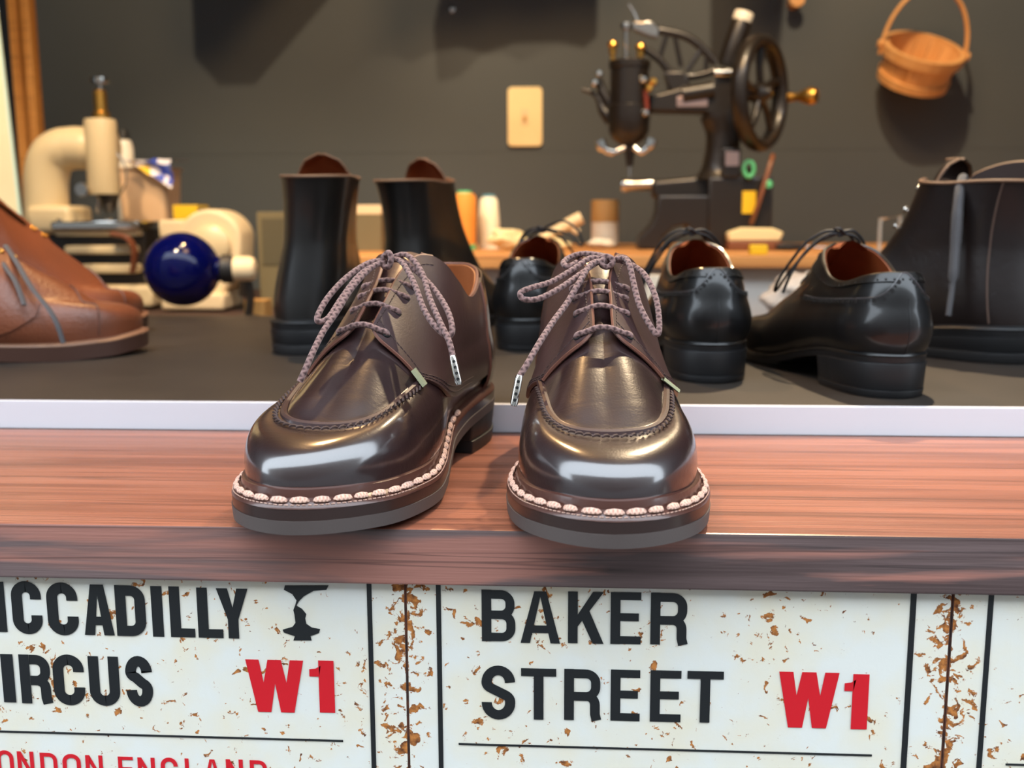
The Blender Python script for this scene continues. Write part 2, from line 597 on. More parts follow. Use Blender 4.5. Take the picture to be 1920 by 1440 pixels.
wb = link('wall_back', None)
wb['kind'] = 'structure'
struct('panel', MB().box(-1.62, 1.72, 1.752, 1.79, 0.2920, 1.62), M_WALL, wb, bevel=0.0005)
struct('panel', MB().box(-1.62, 1.72, 1.7524, 1.79, -0.95, 0.2916), M_WALL, wb, bevel=0.0005)
struct('joint_light_stop', MB().box(-1.62, 1.72, 1.7528, 1.785, 0.288, 0.296), M_WALL, wb)  # added backing that stops light leaking through the panel joint
struct('wall_left', MB().box(-1.66, -1.60, 0.02, 1.80, -0.95, 1.62), M_WALL)
struct('wall_right', MB().box(1.70, 1.76, 0.02, 1.80, -0.95, 1.62), M_WALL)
struct('ceiling', MB().box(-1.66, 1.76, 0.0, 1.80, 1.60, 1.68), M_CEIL)
struct('floor', MB().box(-1.66, 1.76, 0.02, 1.80, -1.0, -0.95), M_FLOOR)
struct('wall_front', MB().box(-1.66, 1.76, 0.012, 0.06, -0.95, -0.031), M_COUNTER)
struct('pavement', MB().box(-45, 45, -11, 0.012, -1.04, -0.98), M_STREET)
struct('wall_street', MB().box(-45, 45, -11.4, -11, -1.0, 9.4), M_FACADE)
struct('wall_above', MB().box(-14, 14, 0.0, 0.2, 1.68, 7.0), M_FACADE)
struct('wall_beside', MB().box(-14, -1.66, 0.0, 0.2, -1.0, 1.68), M_FACADE)
struct('wall_beside', MB().box(1.76, 14, 0.0, 0.2, -1.0, 1.68), M_FACADE)

# two pine battens beside the paper at the far left
BAT0 = ((-1.0760, 0.4464)[0], (-1.0583, 0.4462)[0])
BAT1 = ((-1.0520, 0.4461)[0], (-1.0353, 0.4459)[0])
for k in range(2):
    x0, x1 = [BAT0[0], BAT1[0]][k], [BAT0[1], BAT1[1]][k]
    o = MB().box(x0, x1, 1.47, 1.50, -0.012, 1.2).build('pine_batten', M_PINEPOST, bevel=0.002)
    tag(o, ('orange pine batten standing right next to the cream paper board', 'orange pine batten standing just above the ivory machine, farther from the paper')[k], 'batten', 'upright pine battens')

# ------------------------------------------------------------------ counter, plank, display board, bench
c = MB().box(-1.55, 1.65, 0.2405, 1.745, -0.030, -0.0002).build('counter_top', M_COUNTER)
tag(c, 'dark wooden counter that carries the display board and the bench', 'counter')

pl = MB().box(-1.3, 1.3, 0.0, 0.2385, -0.0299, 0.0).mesh('wooden_plank', bevel=0.0012)
pl.materials.append(M_PLANKTOP)
pl.materials.append(M_PLANKFRONT)
for f in pl.polygons:
    if f.normal.y < -0.8:
        f.material_index = 1
plank = link('wooden_plank', pl)
tag(plank, 'reddish brown stained wooden plank with worn dark front edge, under the two laced derby shoes', 'shelf')

board = thing('display_board', 'low black leathercloth display board with white aluminium front edge behind the plank', 'display board', (0, 0.24, 0))
board.location = (0, 0, 0)
MB().box(-1.3, 1.3, 0.2425, 0.926, 0.0, 0.0200).build('board_top', M_BOARD, board, bevel=0.0008)
t = MB()
t.prism([(0.2400, 0.0), (0.2424, 0.0), (0.2424, 0.0201), (0.2465, 0.0201), (0.2465, 0.0208), (0.2400, 0.0208)], -1.3, 1.3, axis='x')
e = t.build('edge_trim', M_TRIM, board, bevel=0.0003)
e['label'] = 'white aluminium edge trim'

bench = thing('work_bench', 'low pine topped work bench with white front along the dark wall', 'bench', (0.25, 1.35, 0))
bench.location = (0, 0, 0)
MB().box(-0.405, 1.5, 1.05, 1.74, 0.0795, 0.0985).build('bench_top', M_BENCH, bench, bevel=0.002)
o = MB().box(-0.35, 1.5, 1.075, 1.09, 0.0, 0.0795).build('front_panel', M_WHITEPANEL, bench, bevel=0.001)
o['label'] = 'white front panel'
for x in (-0.39, 1.46):
    for y in (1.12, 1.68):
        MB().box(x, x + 0.03, y, y + 0.03, 0.0, 0.0795).build('leg', M_DARKIRON, bench, bevel=0.002)

# ------------------------------------------------------------------ enamel street signs


def ribbon(path, w):
    """flat stroke of constant width along a 2D path -> list of quads"""
    P = [np.array(p, float) for p in path]
    n = len(P)
    L, Rr = [], []
    for i in range(n):
        a = P[i - 1] if i else P[i]
        b = P[i + 1] if i < n - 1 else P[i]
        if i == 0 and np.allclose(P[0], P[-1]):
            a = P[-2]
        if i == n - 1 and np.allclose(P[0], P[-1]):
            b = P[1]
        t = b - a
        t /= np.linalg.norm(t)
        nn = np.array((-t[1], t[0]))
        L.append(P[i] + nn * w / 2)
        Rr.append(P[i] - nn * w / 2)
    return [[L[i], Rr[i], Rr[i + 1], L[i + 1]] for i in range(n - 1)]


def arc(cx, cy, rx, ry, a0, a1, n=10):
    return [(cx + rx * math.cos(R(a0 + (a1 - a0) * k / n)), cy + ry * math.sin(R(a0 + (a1 - a0) * k / n))) for k in range(n + 1)]


def rect(x0, x1, y0, y1):
    return [(x0, y0), (x1, y0), (x1, y1), (x0, y1)]


def glyph(ch, W, s):
    """polygons of one condensed capital in a box W x 1 (heights are 1), stroke s"""
    h = s * 0.86
    r = min((W - s) / 2, 0.24)
    x0, x1, y0, y1 = s / 2, W - s / 2, s / 2, 1 - s / 2
    if ch == 'I':
        return [rect(0, W, 0, 1)]
    if ch == 'L':
        return [rect(0, s, 0, 1), rect(s, W, 0, h)]
    if ch == 'E':
        return [rect(0, s, 0, 1), rect(s, W, 0, h), rect(s, W, 1 - h, 1), rect(s, W * 0.93, 0.5 - h / 2 + 0.02, 0.5 + h / 2 + 0.02)]
    if ch == 'T':
        return [rect(W / 2 - s / 2, W / 2 + s / 2, 0, 1 - h), rect(0, W, 1 - h, 1)]
    if ch == 'A':
        t = s * 0.62
        return [[(0, 0), (s * 0.98, 0), (W / 2 + s * .12, 1), (W / 2 - t, 1)], [(W - s * 0.98, 0), (W, 0), (W / 2 + t, 1), (W / 2 - s * .12, 1)], rect(W * 0.25, W * 0.75, 0.20, 0.20 + h * 0.95)]
    if ch == 'K':
        return [rect(0, s, 0, 1), [(s * .9, 0.30), (s * .9, 0.53), (W - s * 1.12, 1), (W, 1)], [(W - s * 1.12, 0), (W, 0), (W * 0.58, 0.66), (W * 0.34, 0.52)]]
    if ch == 'Y':
        return [rect(W / 2 - s / 2, W / 2 + s / 2, 0, 0.46), [(0, 1), (W / 2 - s / 2, 0.38), (W / 2 + s * .2, 0.44), (s * 1.06, 1)], [(W, 1), (W - s * 1.06, 1), (W / 2 - s * .2, 0.44), (W / 2 + s / 2, 0.38)]]
    if ch == 'N':
        return [rect(0, s, 0, 1), rect(W - s, W, 0, 1), [(0, 1), (W - s, 0), (W, 0), (s, 1)]]
    if ch == 'W':
        a, b = W * 0.30, W * 0.70
        return [[(0, 1), (s, 1), (a + s * .42, 0), (a - s * .5, 0)], [(W / 2 - s * .5, 1), (W / 2 + s * .3, 1), (a + s * .5, 0), (a - s * .45, 0)],
                [(W / 2 - s * .3, 1), (W / 2 + s * .5, 1), (b + s * .45, 0), (b - s * .5, 0)], [(W - s, 1), (W, 1), (b + s * .5, 0), (b - s * .42, 0)]]
    if ch == '1':
        return [rect(W - s * 1.15, W, 0, 1), [(0, 0.69), (W - s * 1.1, 0.69), (W - s * 1.1, 1), (W * 0.56, 1), (W * 0.47, 0.90), (W * .26, 0.845), (0, 0.83)]]
    if ch == 'U':
        return ribbon([(x0, 1)] + [(x0, y0 + r)] + arc(x0 + r, y0 + r, r, r, 180, 270)[1:] + arc(x1 - r, y0 + r, r, r, 270, 360) + [(x1, 1)], s)
    if ch in 'OCG':
        full = arc(x1 - r, y1 - r, r, r, 0, 90) + arc(x0 + r, y1 - r, r, r, 90, 180) + arc(x0 + r, y0 + r, r, r, 180, 270) + arc(x1 - r, y0 + r, r, r, 270, 360)
        if ch == 'O':
            return ribbon(full + [full[0]], s)
        p = ribbon([(x1, 0.66)] + full + [(x1, 0.36 if ch == 'C' else 0.5)], s)
        if ch == 'G':
            p.append(rect(W * 0.55, W, 0.42, 0.42 + h))
        return p
    if ch == 'D':
        return [rect(0, s, 0, 1)] + ribbon([(s, y0), (x1 - r, y0)] + arc(x1 - r, y0 + r, r, r, 270, 360)[1:] + arc(x1 - r, y1 - r, r, r, 0, 90) + [(s, y1)], s)
    if ch == 'P':
        rr = min(r, 0.2)
        return [rect(0, s, 0, 1)] + ribbon([(s, 0.44)] + arc(x1 - rr, 0.44 + rr, rr, rr, 270, 360) + arc(x1 - rr, y1 - rr, rr, rr, 0, 90) + [(s, y1)], s)
    if ch == 'R':
        rr = min(r, 0.18)
        return [rect(0, s, 0, 1)] + ribbon([(s, 0.47)] + arc(x1 - rr - .01, 0.47 + rr, rr, rr, 270, 360) + arc(x1 - rr - .01, y1 - rr, rr, rr, 0, 90) + [(s, y1)], s * 0.95) + \
            ribbon(arc(x1 - 0.17, 0.30, 0.15, 0.17, 80, 0, 6) + [(x1 - .02, 0.12), (x1 + .01, 0)], s)
    if ch == 'B':
        rr = 0.17
        return [rect(0, s, 0, 1)] + ribbon([(s, 0.52)] + arc(x1 - rr - .015, 0.52 + rr, rr, rr, 270, 360) + arc(x1 - rr - .015, y1 - rr, rr, rr, 0, 90) + [(s, y1)], s * 0.93) + \
            ribbon([(s, y0)] + arc(x1 - rr, y0 + rr, rr, rr, 270, 360) + arc(x1 - rr, 0.52 - rr, rr, rr, 0, 90) + [(s, 0.52)], s * 0.93)
    if ch == 'S':
        rx, ry = (W - s) / 2, 0.22
        cx = W / 2
        return ribbon([(x1, 0.70)] + arc(cx, y1 - ry, rx, ry, 0, 180, 14) + arc(cx - rx + .18, 0.68, .18, .12, 180, 240, 5) + arc(cx + rx - .18, 0.34, .18, .14, 60, 0, 5) + arc(cx, y0 + ry, rx, ry, 0, -180, 14) + [(x0, 0.32)], s)
    raise ValueError(ch)


YS = 0.006


def lettering(name, glyphs, m, parent, stroke):
    """glyphs: (char, x0, x1, z0, z1) in metres on the sign's face"""
    b = MB()
    nq, prev = 0, None
    for ch, x0, x1, z0, z1 in glyphs:
        H = z1 - z0
        prev = None
        for q in glyph(ch, (x1 - x0) / H, stroke):
            poly = [(x0 + p[0] * H, z0 + p[1] * H) for p in q]
            if prev is None or not (np.allclose(q[0], prev[3]) and np.allclose(q[1], prev[2])):
                nq += 1
            prev = q if len(q) == 4 else None
            V = [(p[0], YS - 0.0003 - 0.00002 * (nq % 11), p[1]) for p in poly]
            a = sum(poly[i][0] * poly[(i + 1) % len(poly)][1] - poly[(i + 1) % len(poly)][0] * poly[i][1] for i in range(len(poly)))
            idx = tuple(range(len(V)))
            b.add(V, [idx if a > 0 else idx[::-1]])
    me = bpy.data.meshes.new(name)
    me.from_pydata(b.v, [], b.f)
    return link(name, me, m, parent)


def sign(name, label, x0, x1, group):
    t = thing(name, label, 'street sign', ((x0 + x1) / 2, YS, -0.31), group=group)
    t.location = (0, 0, 0)
    m = enamel('rusty_white_enamel', (x0, x1))
    MB().box(x0, x1, YS, YS + 0.0012, -0.31, -0.0305).build('plate', m, t, bevel=0.0003)
    # folded rusty side flanges
    MB().box(x0 - 0.0006, x0 + 0.0004, YS + 0.0002, YS + 0.0055, -0.31, -0.0305).build('side_flange', M_RUSTEDGE, t)
    MB().box(x1 - 0.0004, x1 + 0.0006, YS + 0.0002, YS + 0.0055, -0.31, -0.0305).build('side_flange', M_RUSTEDGE, t)
    return t


def line(name, x0, x1, z0, z1, parent):
    MB().box(x0, x1, YS - 0.0004, YS + 0.0005, z0, z1).build(name, M_BLACKPRINT, parent)


S1R = (-0.0892, -0.0830)[0]
S2L = (-0.0878, -0.0829)[0]
S2R = (0.1887, -0.0760)[0]
S3L = (0.1903, -0.0760)[0]
SW = S2R - S2L
s1 = sign('street_sign', 'rusty white enamel sign reading PICCADILLY CIRCUS W1 below the plank', S1R - SW, S1R, 'enamel street signs under the plank')
s2 = sign('street_sign', 'rusty white enamel sign reading BAKER STREET W1 below the plank', S2L, S2R, 'enamel street signs under the plank')
s3 = sign('street_sign', 'rusty white enamel sign at the right edge with no lettering in view', S3L, S3L + SW, 'enamel street signs under the plank')
line('border_line', (-0.1087, -0.0833)[0], (-0.1062, -0.0832)[0], -0.295, -0.0305, s1)
line('border_line', S1R - SW + 0.016, S1R - SW + 0.0185, -0.295, -0.0305, s1)
line('border_line', (-0.0724, -0.0824)[0], (-0.0699, -0.0823)[0], -0.295, -0.0305, s2)
line('border_line', (0.1686, -0.0763)[0], (0.1715, -0.0762)[0], -0.295, -0.0305, s2)
line('border_line', (0.2068, -0.0754)[0], (0.2094, -0.0753)[0], -0.295, -0.0305, s3)
for s, xa, xb, z in ((s1, S1R - SW + 0.03, (-0.1238, -0.1194)[0], (-0.2181, -0.1199)[1]), (s2, (-0.0616, -0.1200)[0], (0.1537, -0.1194)[0], (0.0473, -0.1198)[1]),
                     (s3, (0.2214, -0.1225)[0], S3L + SW - 0.03, (0.2251, -0.1227)[1])):
    line('rule_line', xa, xb, z - 0.0005, z + 0.0005, s)
lettering('lettering', [('B', -0.0487, -0.0310, -0.0618, -0.0336), ('A', -0.0285, -0.0080, -0.0622, -0.0340), ('K', -0.0039, 0.0145, -0.0618, -0.0337), ('E', 0.0180, 0.0336, -0.0617, -0.0336), ('R', 0.0385, 0.0575, -0.0615, -0.0335),
                        ('S', -0.0491, -0.0314, -0.1052, -0.0750), ('T', -0.0283, -0.0099, -0.1047, -0.0761), ('R', -0.0057, 0.0135, -0.1044, -0.0759), ('E', 0.0185, 0.0337, -0.1042, -0.0758), ('E', 0.0390, 0.0549, -0.1041, -0.0756), ('T', 0.0580, 0.0766, -0.1039, -0.0755)], M_BLACKPRINT, s2, 0.178)
o = lettering('postcode', [('W', 0.1047, 0.1352, -0.1054, -0.0748), ('1', 0.1380, 0.1503, -0.1054, -0.0752)], M_REDPRINT, s2, 0.235)
o['label'] = 'red W1 lettering'
lettering('lettering', [('P', -0.3298, -0.3132, -0.0618, -0.0336), ('I', -0.3104, -0.3044, -0.0624, -0.0342), ('C', -0.3009, -0.2844, -0.0633, -0.0336), ('C', -0.2815, -0.2645, -0.0635, -0.0339), ('A', -0.2617, -0.2453, -0.0630, -0.0347), ('D', -0.2439, -0.2276, -0.0631, -0.0348), ('I', -0.2244, -0.2183, -0.0632, -0.0350), ('L', -0.2146, -0.2013, -0.0632, -0.0350), ('L', -0.1996, -0.1861, -0.0632, -0.0353), ('Y', -0.1890, -0.1720, -0.0632, -0.0355),
                        ('C', -0.3294, -0.3126, -0.1034, -0.0736), ('I', -0.3097, -0.3028, -0.1026, -0.0749), ('R', -0.2996, -0.2823, -0.1029, -0.0749), ('C', -0.2812, -0.2639, -0.1035, -0.0744), ('U', -0.2613, -0.2445, -0.1033, -0.0750), ('S', -0.2410, -0.2263, -0.1032, -0.0743)], M_BLACKPRINT, s1, 0.205)
o = lettering('postcode', [('W', -0.1751, -0.1438, -0.1044, -0.0748), ('1', -0.1407, -0.1275, -0.1039, -0.0745)], M_REDPRINT, s1, 0.245)
o['label'] = 'red W1 lettering'
o = lettering('small_lettering', [('L', -0.3291, -0.3212, -0.1455, -0.1307), ('O', -0.3170, -0.3073, -0.1461, -0.1309), ('N', -0.3052, -0.2958, -0.1460, -0.1312), ('D', -0.2923, -0.2826, -0.1462, -0.1316), ('O', -0.2797, -0.2694, -0.1471, -0.1319), ('N', -0.2667, -0.2571, -0.1470, -0.1323), ('E', -0.2485, -0.2401, -0.1474, -0.1326), ('N', -0.2375, -0.2279, -0.1473, -0.1327), ('G', -0.2247, -0.2152, -0.1475, -0.1323), ('L', -0.2113, -0.2036, -0.1471, -0.1326), ('A', -0.2010, -0.1912, -0.1471, -0.1327), ('N', -0.1885, -0.1791, -0.1470, -0.1323), ('D', -0.1753, -0.1659, -0.1468, -0.1324)], M_REDPRINT, s1, 0.155)
o['label'] = 'red LONDON ENGLAND lettering'
# a plain ornamental fountain pedestal printed beside the name
em = [(-0.1520, -0.0334), (-0.1288, -0.0329), (-0.1300, -0.0353), (-0.1368, -0.0360), (-0.1420, -0.0390), (-0.1449, -0.0420), (-0.1462, -0.0444), (-0.1434, -0.0461), (-0.1412, -0.0490), (-0.1419, -0.0514), (-0.1414, -0.0543),
      (-0.1386, -0.0563), (-0.1341, -0.0571), (-0.1348, -0.0592), (-0.1394, -0.0611), (-0.1389, -0.0634), (-0.1486, -0.0636), (-0.1477, -0.0613), (-0.1536, -0.0593), (-0.1541, -0.0578), (-0.1489, -0.0562), (-0.1471, -0.0538),
      (-0.1475, -0.0491), (-0.1480, -0.0468), (-0.1470, -0.0444), (-0.1461, -0.0415), (-0.1482, -0.0380), (-0.1526, -0.0357)]
o = MB().prism(em, YS - 0.0004, YS + 0.0003).build('fountain_emblem', M_BLACKPRINT, s1, smooth=0)
o['label'] = 'black ornamental fountain emblem'

# ------------------------------------------------------------------ shoes
# local frame of every shoe: origin under the back of the heel, toe towards -Y, lateral side towards +X (mirror=-1 flips)
# rows: a (distance from heel along the foot), base half width, S = (x, a, z), T = (x, a, z), n (squareness of the toe), e (0 = plain side, 1 = toe box)


class Loft:
    def __init__(self, rows, feather, medial, mirror=1, bulge=0.0034):
        self.mir = mirror
        self.lean = 0.0
        lat, med = [], []
        for a, wl, S, T, n, e in rows:
            z = np.interp(a, *zip(*feather))
            wm = wl * np.interp(a, *zip(*medial))
            k0 = wm / wl if wl > 1e-6 else 1.0
            k = 1 - (1 - k0) * (0.25 if a < 0.2 else 0.6)
            lat.append([wl, -a, z, S[0], -S[1], S[2], T[0], -T[1], T[2], n, e])
            med.append([-wm, -a, z, -S[0] * k, -S[1], S[2], -T[0], -T[1], T[2], n, e])
        K = lat + med[-2:0:-1]
        K = np.array(K, float)
        nl = len(lat)
        d = np.linalg.norm(np.diff(np.vstack([K[:, :3], K[:1, :3]]), axis=0), axis=1)
        t = np.concatenate([[0], np.cumsum(d)])
        u = np.empty(len(t))
        u[:nl] = t[:nl] / t[nl - 1] * 0.5
        u[nl - 1:] = 0.5 + (t[nl - 1:] - t[nl - 1]) / (t[-1] - t[nl - 1]) * 0.5
        self.u, self.K = u, np.vstack([K, K[:1]])
        m = len(K)
        self.D = np.empty_like(self.K)
        for i in range(m + 1):
            i0, i1 = (i - 1) % m, (i + 1) % m
            du = ((u[i] - u[i - 1]) if i > 0 else (u[m] - u[m - 1])) + ((u[i + 1] - u[i]) if i < m else (u[1] - u[0]))
            self.D[i] = (self.K[i1] - self.K[i0 if i else m - 1]) / du
        self.na = [r[0] for r in rows]
        self.ua = list(u[:nl])
        self.bulge = bulge
        self.amax = rows[-1][0]

    def uof(self, a, side=1):
        """outline parameter of the point at distance a on the lateral (1) or medial (-1) side"""
        if side > 0:
            return np.interp(a, self.na, self.ua)
        nl = len(self.na)
        um = self.u[nl - 1:][::-1]
        return np.interp(a, self.na, um)

    def row(self, u):
        u = np.asarray(u, float) % 1.0
        i = np.clip(np.searchsorted(self.u, u, side='right') - 1, 0, len(self.u) - 2)
        h = (self.u[i + 1] - self.u[i])[..., None]
        s = ((u - self.u[i]) / (self.u[i + 1] - self.u[i]))[..., None]
        p0, p1, m0, m1 = self.K[i], self.K[i + 1], self.D[i] * h, self.D[i + 1] * h
        s2, s3 = s * s, s * s * s
        return (2 * s3 - 3 * s2 + 1) * p0 + (s3 - 2 * s2 + s) * m0 + (-2 * s3 + 3 * s2) * p1 + (s3 - s2) * m1

    def outn(self, u):
        e = 1e-3
        d = self.row(np.asarray(u) + e)[..., :2] - self.row(np.asarray(u) - e)[..., :2]
        n = np.stack([-d[..., 1], d[..., 0]], -1)
        n /= np.linalg.norm(n, axis=-1, keepdims=True) + 1e-12
        return n * self._s()

    def _s(self):
        # lateral first then toe then medial: outward sign
        if not hasattr(self, '_sg'):
            e = 1e-3
            p = self.row(np.array(0.25))
            d = self.row(np.array(0.25 + e))[:2] - self.row(np.array(0.25 - e))[:2]
            n = np.array([-d[1], d[0]])
            self._sg = 1.0 if n[0] * np.sign(p[0]) > 0 else -1.0
        return self._sg

    def P(self, u, w):
        u, w = np.broadcast_arrays(np.asarray(u, float), np.asarray(w, float))
        r = self.row(u)
        B, S, T, n, e = r[..., 0:3], r[..., 3:6], r[..., 6:9], np.clip(r[..., 9:10], 1.2, 6), np.clip(r[..., 10:11], 0, 1)
        W = w[..., None]
        la = B * ((W - 1) * (W - 2) / 2) + S * (-(W) * (W - 2)) + T * (W * (W - 1) / 2)
        q = np.clip(W, 0, 1) * PI / 2
        c = np.clip(np.cos(q), 0, 1) ** (2 / n)
        s = np.clip(np.sin(q), 0, 1) ** (2 / n)
        xy = S[..., :2] + (B - S)[..., :2] * c
        z = B[..., 2:] + (S - B)[..., 2:] * s
        low = np.concatenate([xy, z], -1)
        k = np.clip(W - 1, 0, 1)
        hi = S + (T - S) * k
        hi[..., 2:] += 0.0045 * np.clip(np.abs(S[..., :1]) / 0.032, 0, 1) * np.sin(PI * k)
        seg = np.where(W <= 1, low, hi)
        p = la * (1 - e) + seg * e
        on = self.outn(u)
        b = self.bulge * np.sin(PI * np.clip(W, 0, 1) ** 0.7) * np.where(W < 1, 1, 0) * (1 - 0.5 * e)
        p = p.copy()
        p[..., :2] += on * b
        p[..., 0] *= self.mir
        if self.lean:
            p[..., 0] += self.lean * np.clip(p[..., 2] - 0.05, 0, 1)
        return p

    def N(self, u, w):
        e = 2e-3
        w = np.asarray(w, float)
        a = self.P(np.asarray(u) + e, w) - self.P(np.asarray(u) - e, w)
        b = self.P(u, np.clip(w + 0.02, 0, 2)) - self.P(u, np.clip(w - 0.02, 0, 2))
        n = np.cross(a, b)
        n /= np.linalg.norm(n, axis=-1, keepdims=True) + 1e-12
        if not hasattr(self, '_ns'):
            self._ns = 1.0
            k = self.N(np.array([0.25]), np.array([0.5]))[0]
            self._ns = 1.0 if k[0] * self.P(0.25, 0.5)[0] > 0 else -1.0
        return n * self._ns

    def at(self, u, w, off=0.0):
        return self.P(u, w) + self.N(u, w) * off

    def outline(self, u, d, dz):
        """points of the outline pushed out by d, dz above the feather line"""
        r = self.row(u)
        p = r[..., :3].copy()
        p[..., :2] += self.outn(u) * np.asarray(d)[..., None]
        p[..., 2] += dz
        p[..., 0] *= self.mir
        return p


def patch(name, L, U, W, off, thick, m, parent, **kw):
    """leather overlay: U, W are (i,j) parameter grids"""
    n = L.N(U, W)
    p = L.P(U, W)
    off = np.broadcast_to(np.asarray(off, float), U.shape)[..., None]
    A, B = p + n * off, p + n * (off + thick)
    ni, nj = U.shape
    mb = MB()
    mb.grid(B)
    mb.grid(A)
    k = ni * nj
    F = []
    for i in range(ni - 1):
        for j in (0, nj - 1):
            F.append((i * nj + j, (i + 1) * nj + j, k + (i + 1) * nj + j, k + i * nj + j))
    for j in range(nj - 1):
        for i in (0, ni - 1):
            F.append((i * nj + j, i * nj + j + 1, k + i * nj + j + 1, k + i * nj + j))
    mb.f += F
    return mb.build(name, m, parent, smooth=50, **kw)


def ring_loft(L, us, section, closed_section=True):
    """sweep a section [(d, dz), ...] along the outline"""
    P = np.stack([L.outline(us, np.full(us.shape, d), dz) for d, dz in section], 1)
    return P


def plate(mb, L, n, d, z_top, z_bot, taper=0.0, amin=None):
    """solid sole plate following the outline: z given relative to the feather line"""
    s = np.linspace(0, 0.5, n)
    lat, med = s, 1 - s
    top = [L.outline(x, np.full(x.shape, d), z_top) for x in (lat, med)]
    bot = [L.outline(x, np.full(x.shape, d - taper), z_bot) for x in (lat, med)]
    return top, bot


def sole_plate(name, L, d, z_top, z_bot, m, parent, taper=0.0, n=70, bevel=0.0):
    top, bot = plate(None, L, n, d, z_top, z_bot, taper)
    G = np.stack([top[0], top[1], bot[1], bot[0]], 1)
    mb = MB()
    mb.grid(G, closed_v=True)
    return mb.build(name, m, parent, smooth=45)


def heel_block(name, L, a_end, d, z_rel_top, z0, z1, m, parent, taper=0.0015, notch=None):
    """heel from height z0 to z1 (z1=None: up to the sole)"""
    ul = np.linspace(0, L.uof(a_end, 1), 26)
    um = np.linspace(1, L.uof(a_end, -1), 26)
    pts = np.vstack([L.outline(um[::-1], np.full(26, d), 0)[:-1], L.outline(ul, np.full(26, d), 0)])
    top = pts.copy()
    top[:, 2] = (pts[:, 2] + z_rel_top) if z1 is None else z1
    bot = pts.copy()
    c = pts[:, :2].mean(0)
    bot[:, :2] = c + (pts[:, :2] - c) * (1 - taper / 0.03)
    bot[:, 2] = z0
    n = len(pts)
    mb = MB()
    mb.add(np.vstack([top, bot]), [tuple(range(n)), tuple(range(n, 2 * n))[::-1]] + [(k, (k + 1) % n, n + (k + 1) % n, n + k) for k in range(n)])
    return mb.build(name, m, parent, smooth=35, bevel=0.0008)


def upper_mesh(name, L, m, parent, nu=150, nw=30, sink=None, crown_it=26):
    us = np.linspace(0, 1, nu, endpoint=False)
    ws = np.concatenate([np.sin(np.linspace(0, PI / 2, nw // 2)) * 0 + np.linspace(0, 1, nw // 2), np.linspace(1, 2, nw // 2 + 1)[1:]])
    U, W = np.meshgrid(us, ws, indexing='ij')
    mb = MB()
    mb.grid(L.P(U, W), closed_u=True)
    me = mb.mesh(name, smooth=180)
    bm = bmesh.new()
    bm.from_mesh(me)
    bmesh.ops.remove_doubles(bm, verts=bm.verts, dist=0.0006)
    bd = {v for e in bm.edges if len(e.link_faces) < 2 for v in e.verts}
    inner = [v for v in bm.verts if v not in bd]
    crown = [v for v in inner if v.co.y < -0.125 and v.co.y > -0.236 and v.co.z > 0.062]
    for k in range(crown_it):
        bmesh.ops.smooth_vert(bm, verts=inner if k < 2 else crown, factor=0.5, use_axis_x=True, use_axis_y=True, use_axis_z=True)
    if sink:
        for v in bm.verts:
            y, x = v.co.y, abs(v.co.x)
            if -sink[1] < y < -sink[0]:
                k = min(1, (y + sink[1]) / 0.012, (-sink[0] - y) / 0.004) * max(0, 1 - (x / 0.014) ** 4)
                v.co.z -= sink[2] * k
                v.co.y += sink[2] * 0.6 * k
    bmesh.ops.recalc_face_normals(bm, faces=bm.faces)
    for f in bm.faces:
        f.smooth = True
    bm.to_mesh(me)
    bm.free()
    return link(name, me, m, parent)


def lining_mesh(L, m, parent, a_max, off=-0.0022, name='lining', w_lo=0.1):
    """inside surface of the rear of the shoe plus insole and rolled collar edge"""
    ul = np.linspace(0, L.uof(a_max, 1), 40)
    um = np.linspace(1, L.uof(a_max, -1), 40)
    us = np.concatenate([um[::-1][:-1], ul])
    ws = np.linspace(w_lo, 2.0, 18)
    U, W = np.meshgrid(us, ws, indexing='ij')
    A = L.P(U, W) + L.N(U, W) * off
    rim = L.P(U[:, -1:], W[:, -1:])
    G = np.concatenate([A, rim], 1)
    mb = MB()
    mb.grid(G)
    s = np.linspace(0, 0.5, 30)
    ins = np.stack([L.outline(s, np.full(s.shape, -0.001), 0.002), L.outline(1 - s, np.full(s.shape, -0.001), 0.002)], 1)
    mb.grid(ins)
    o = mb.build(name, m, parent, smooth=60)
    return o


def collar_edge(L, a_max, r, m, parent, name='collar_edge'):
    ul = np.linspace(0, L.uof(a_max, 1), 40)
    um = np.linspace(1, L.uof(a_max, -1), 40)
    us = np.concatenate([um[::-1][:-1], ul])
    p = L.P(us, np.full(us.shape, 2.0))
    return MB().tube([tuple(q) for q in p], r, 8).build(name, m, parent)


def surf_curve(L, uw, off=0.0, n=8):
    """smooth path on the surface through (u,w) points"""
    q = smooth_path([(a, b, 0) for a, b in uw], n)
    u = np.array([k[0] for k in q])
    w = np.array([k[1] for k in q])
    return [tuple(p) for p in L.at(u, w, off)]


def dashes(path, length, gap, r, mb, flat=None):
    """row of short stitches along a path"""
    P = [Vector(p) for p in path]
    d = [0.0]
    for i in range(1, len(P)):
        d.append(d[-1] + (P[i] - P[i - 1]).length)

    def at(s):
        for i in range(1, len(P)):
            if d[i] >= s:
                t = (s - d[i - 1]) / max(d[i] - d[i - 1], 1e-9)
                return P[i - 1].lerp(P[i], t)
        return P[-1]
    s = 0.0
    while s + length < d[-1]:
        mb.tube([at(s), at(s + length / 2), at(s + length)], r, 6, flat=flat)
        s += length + gap
    return mb


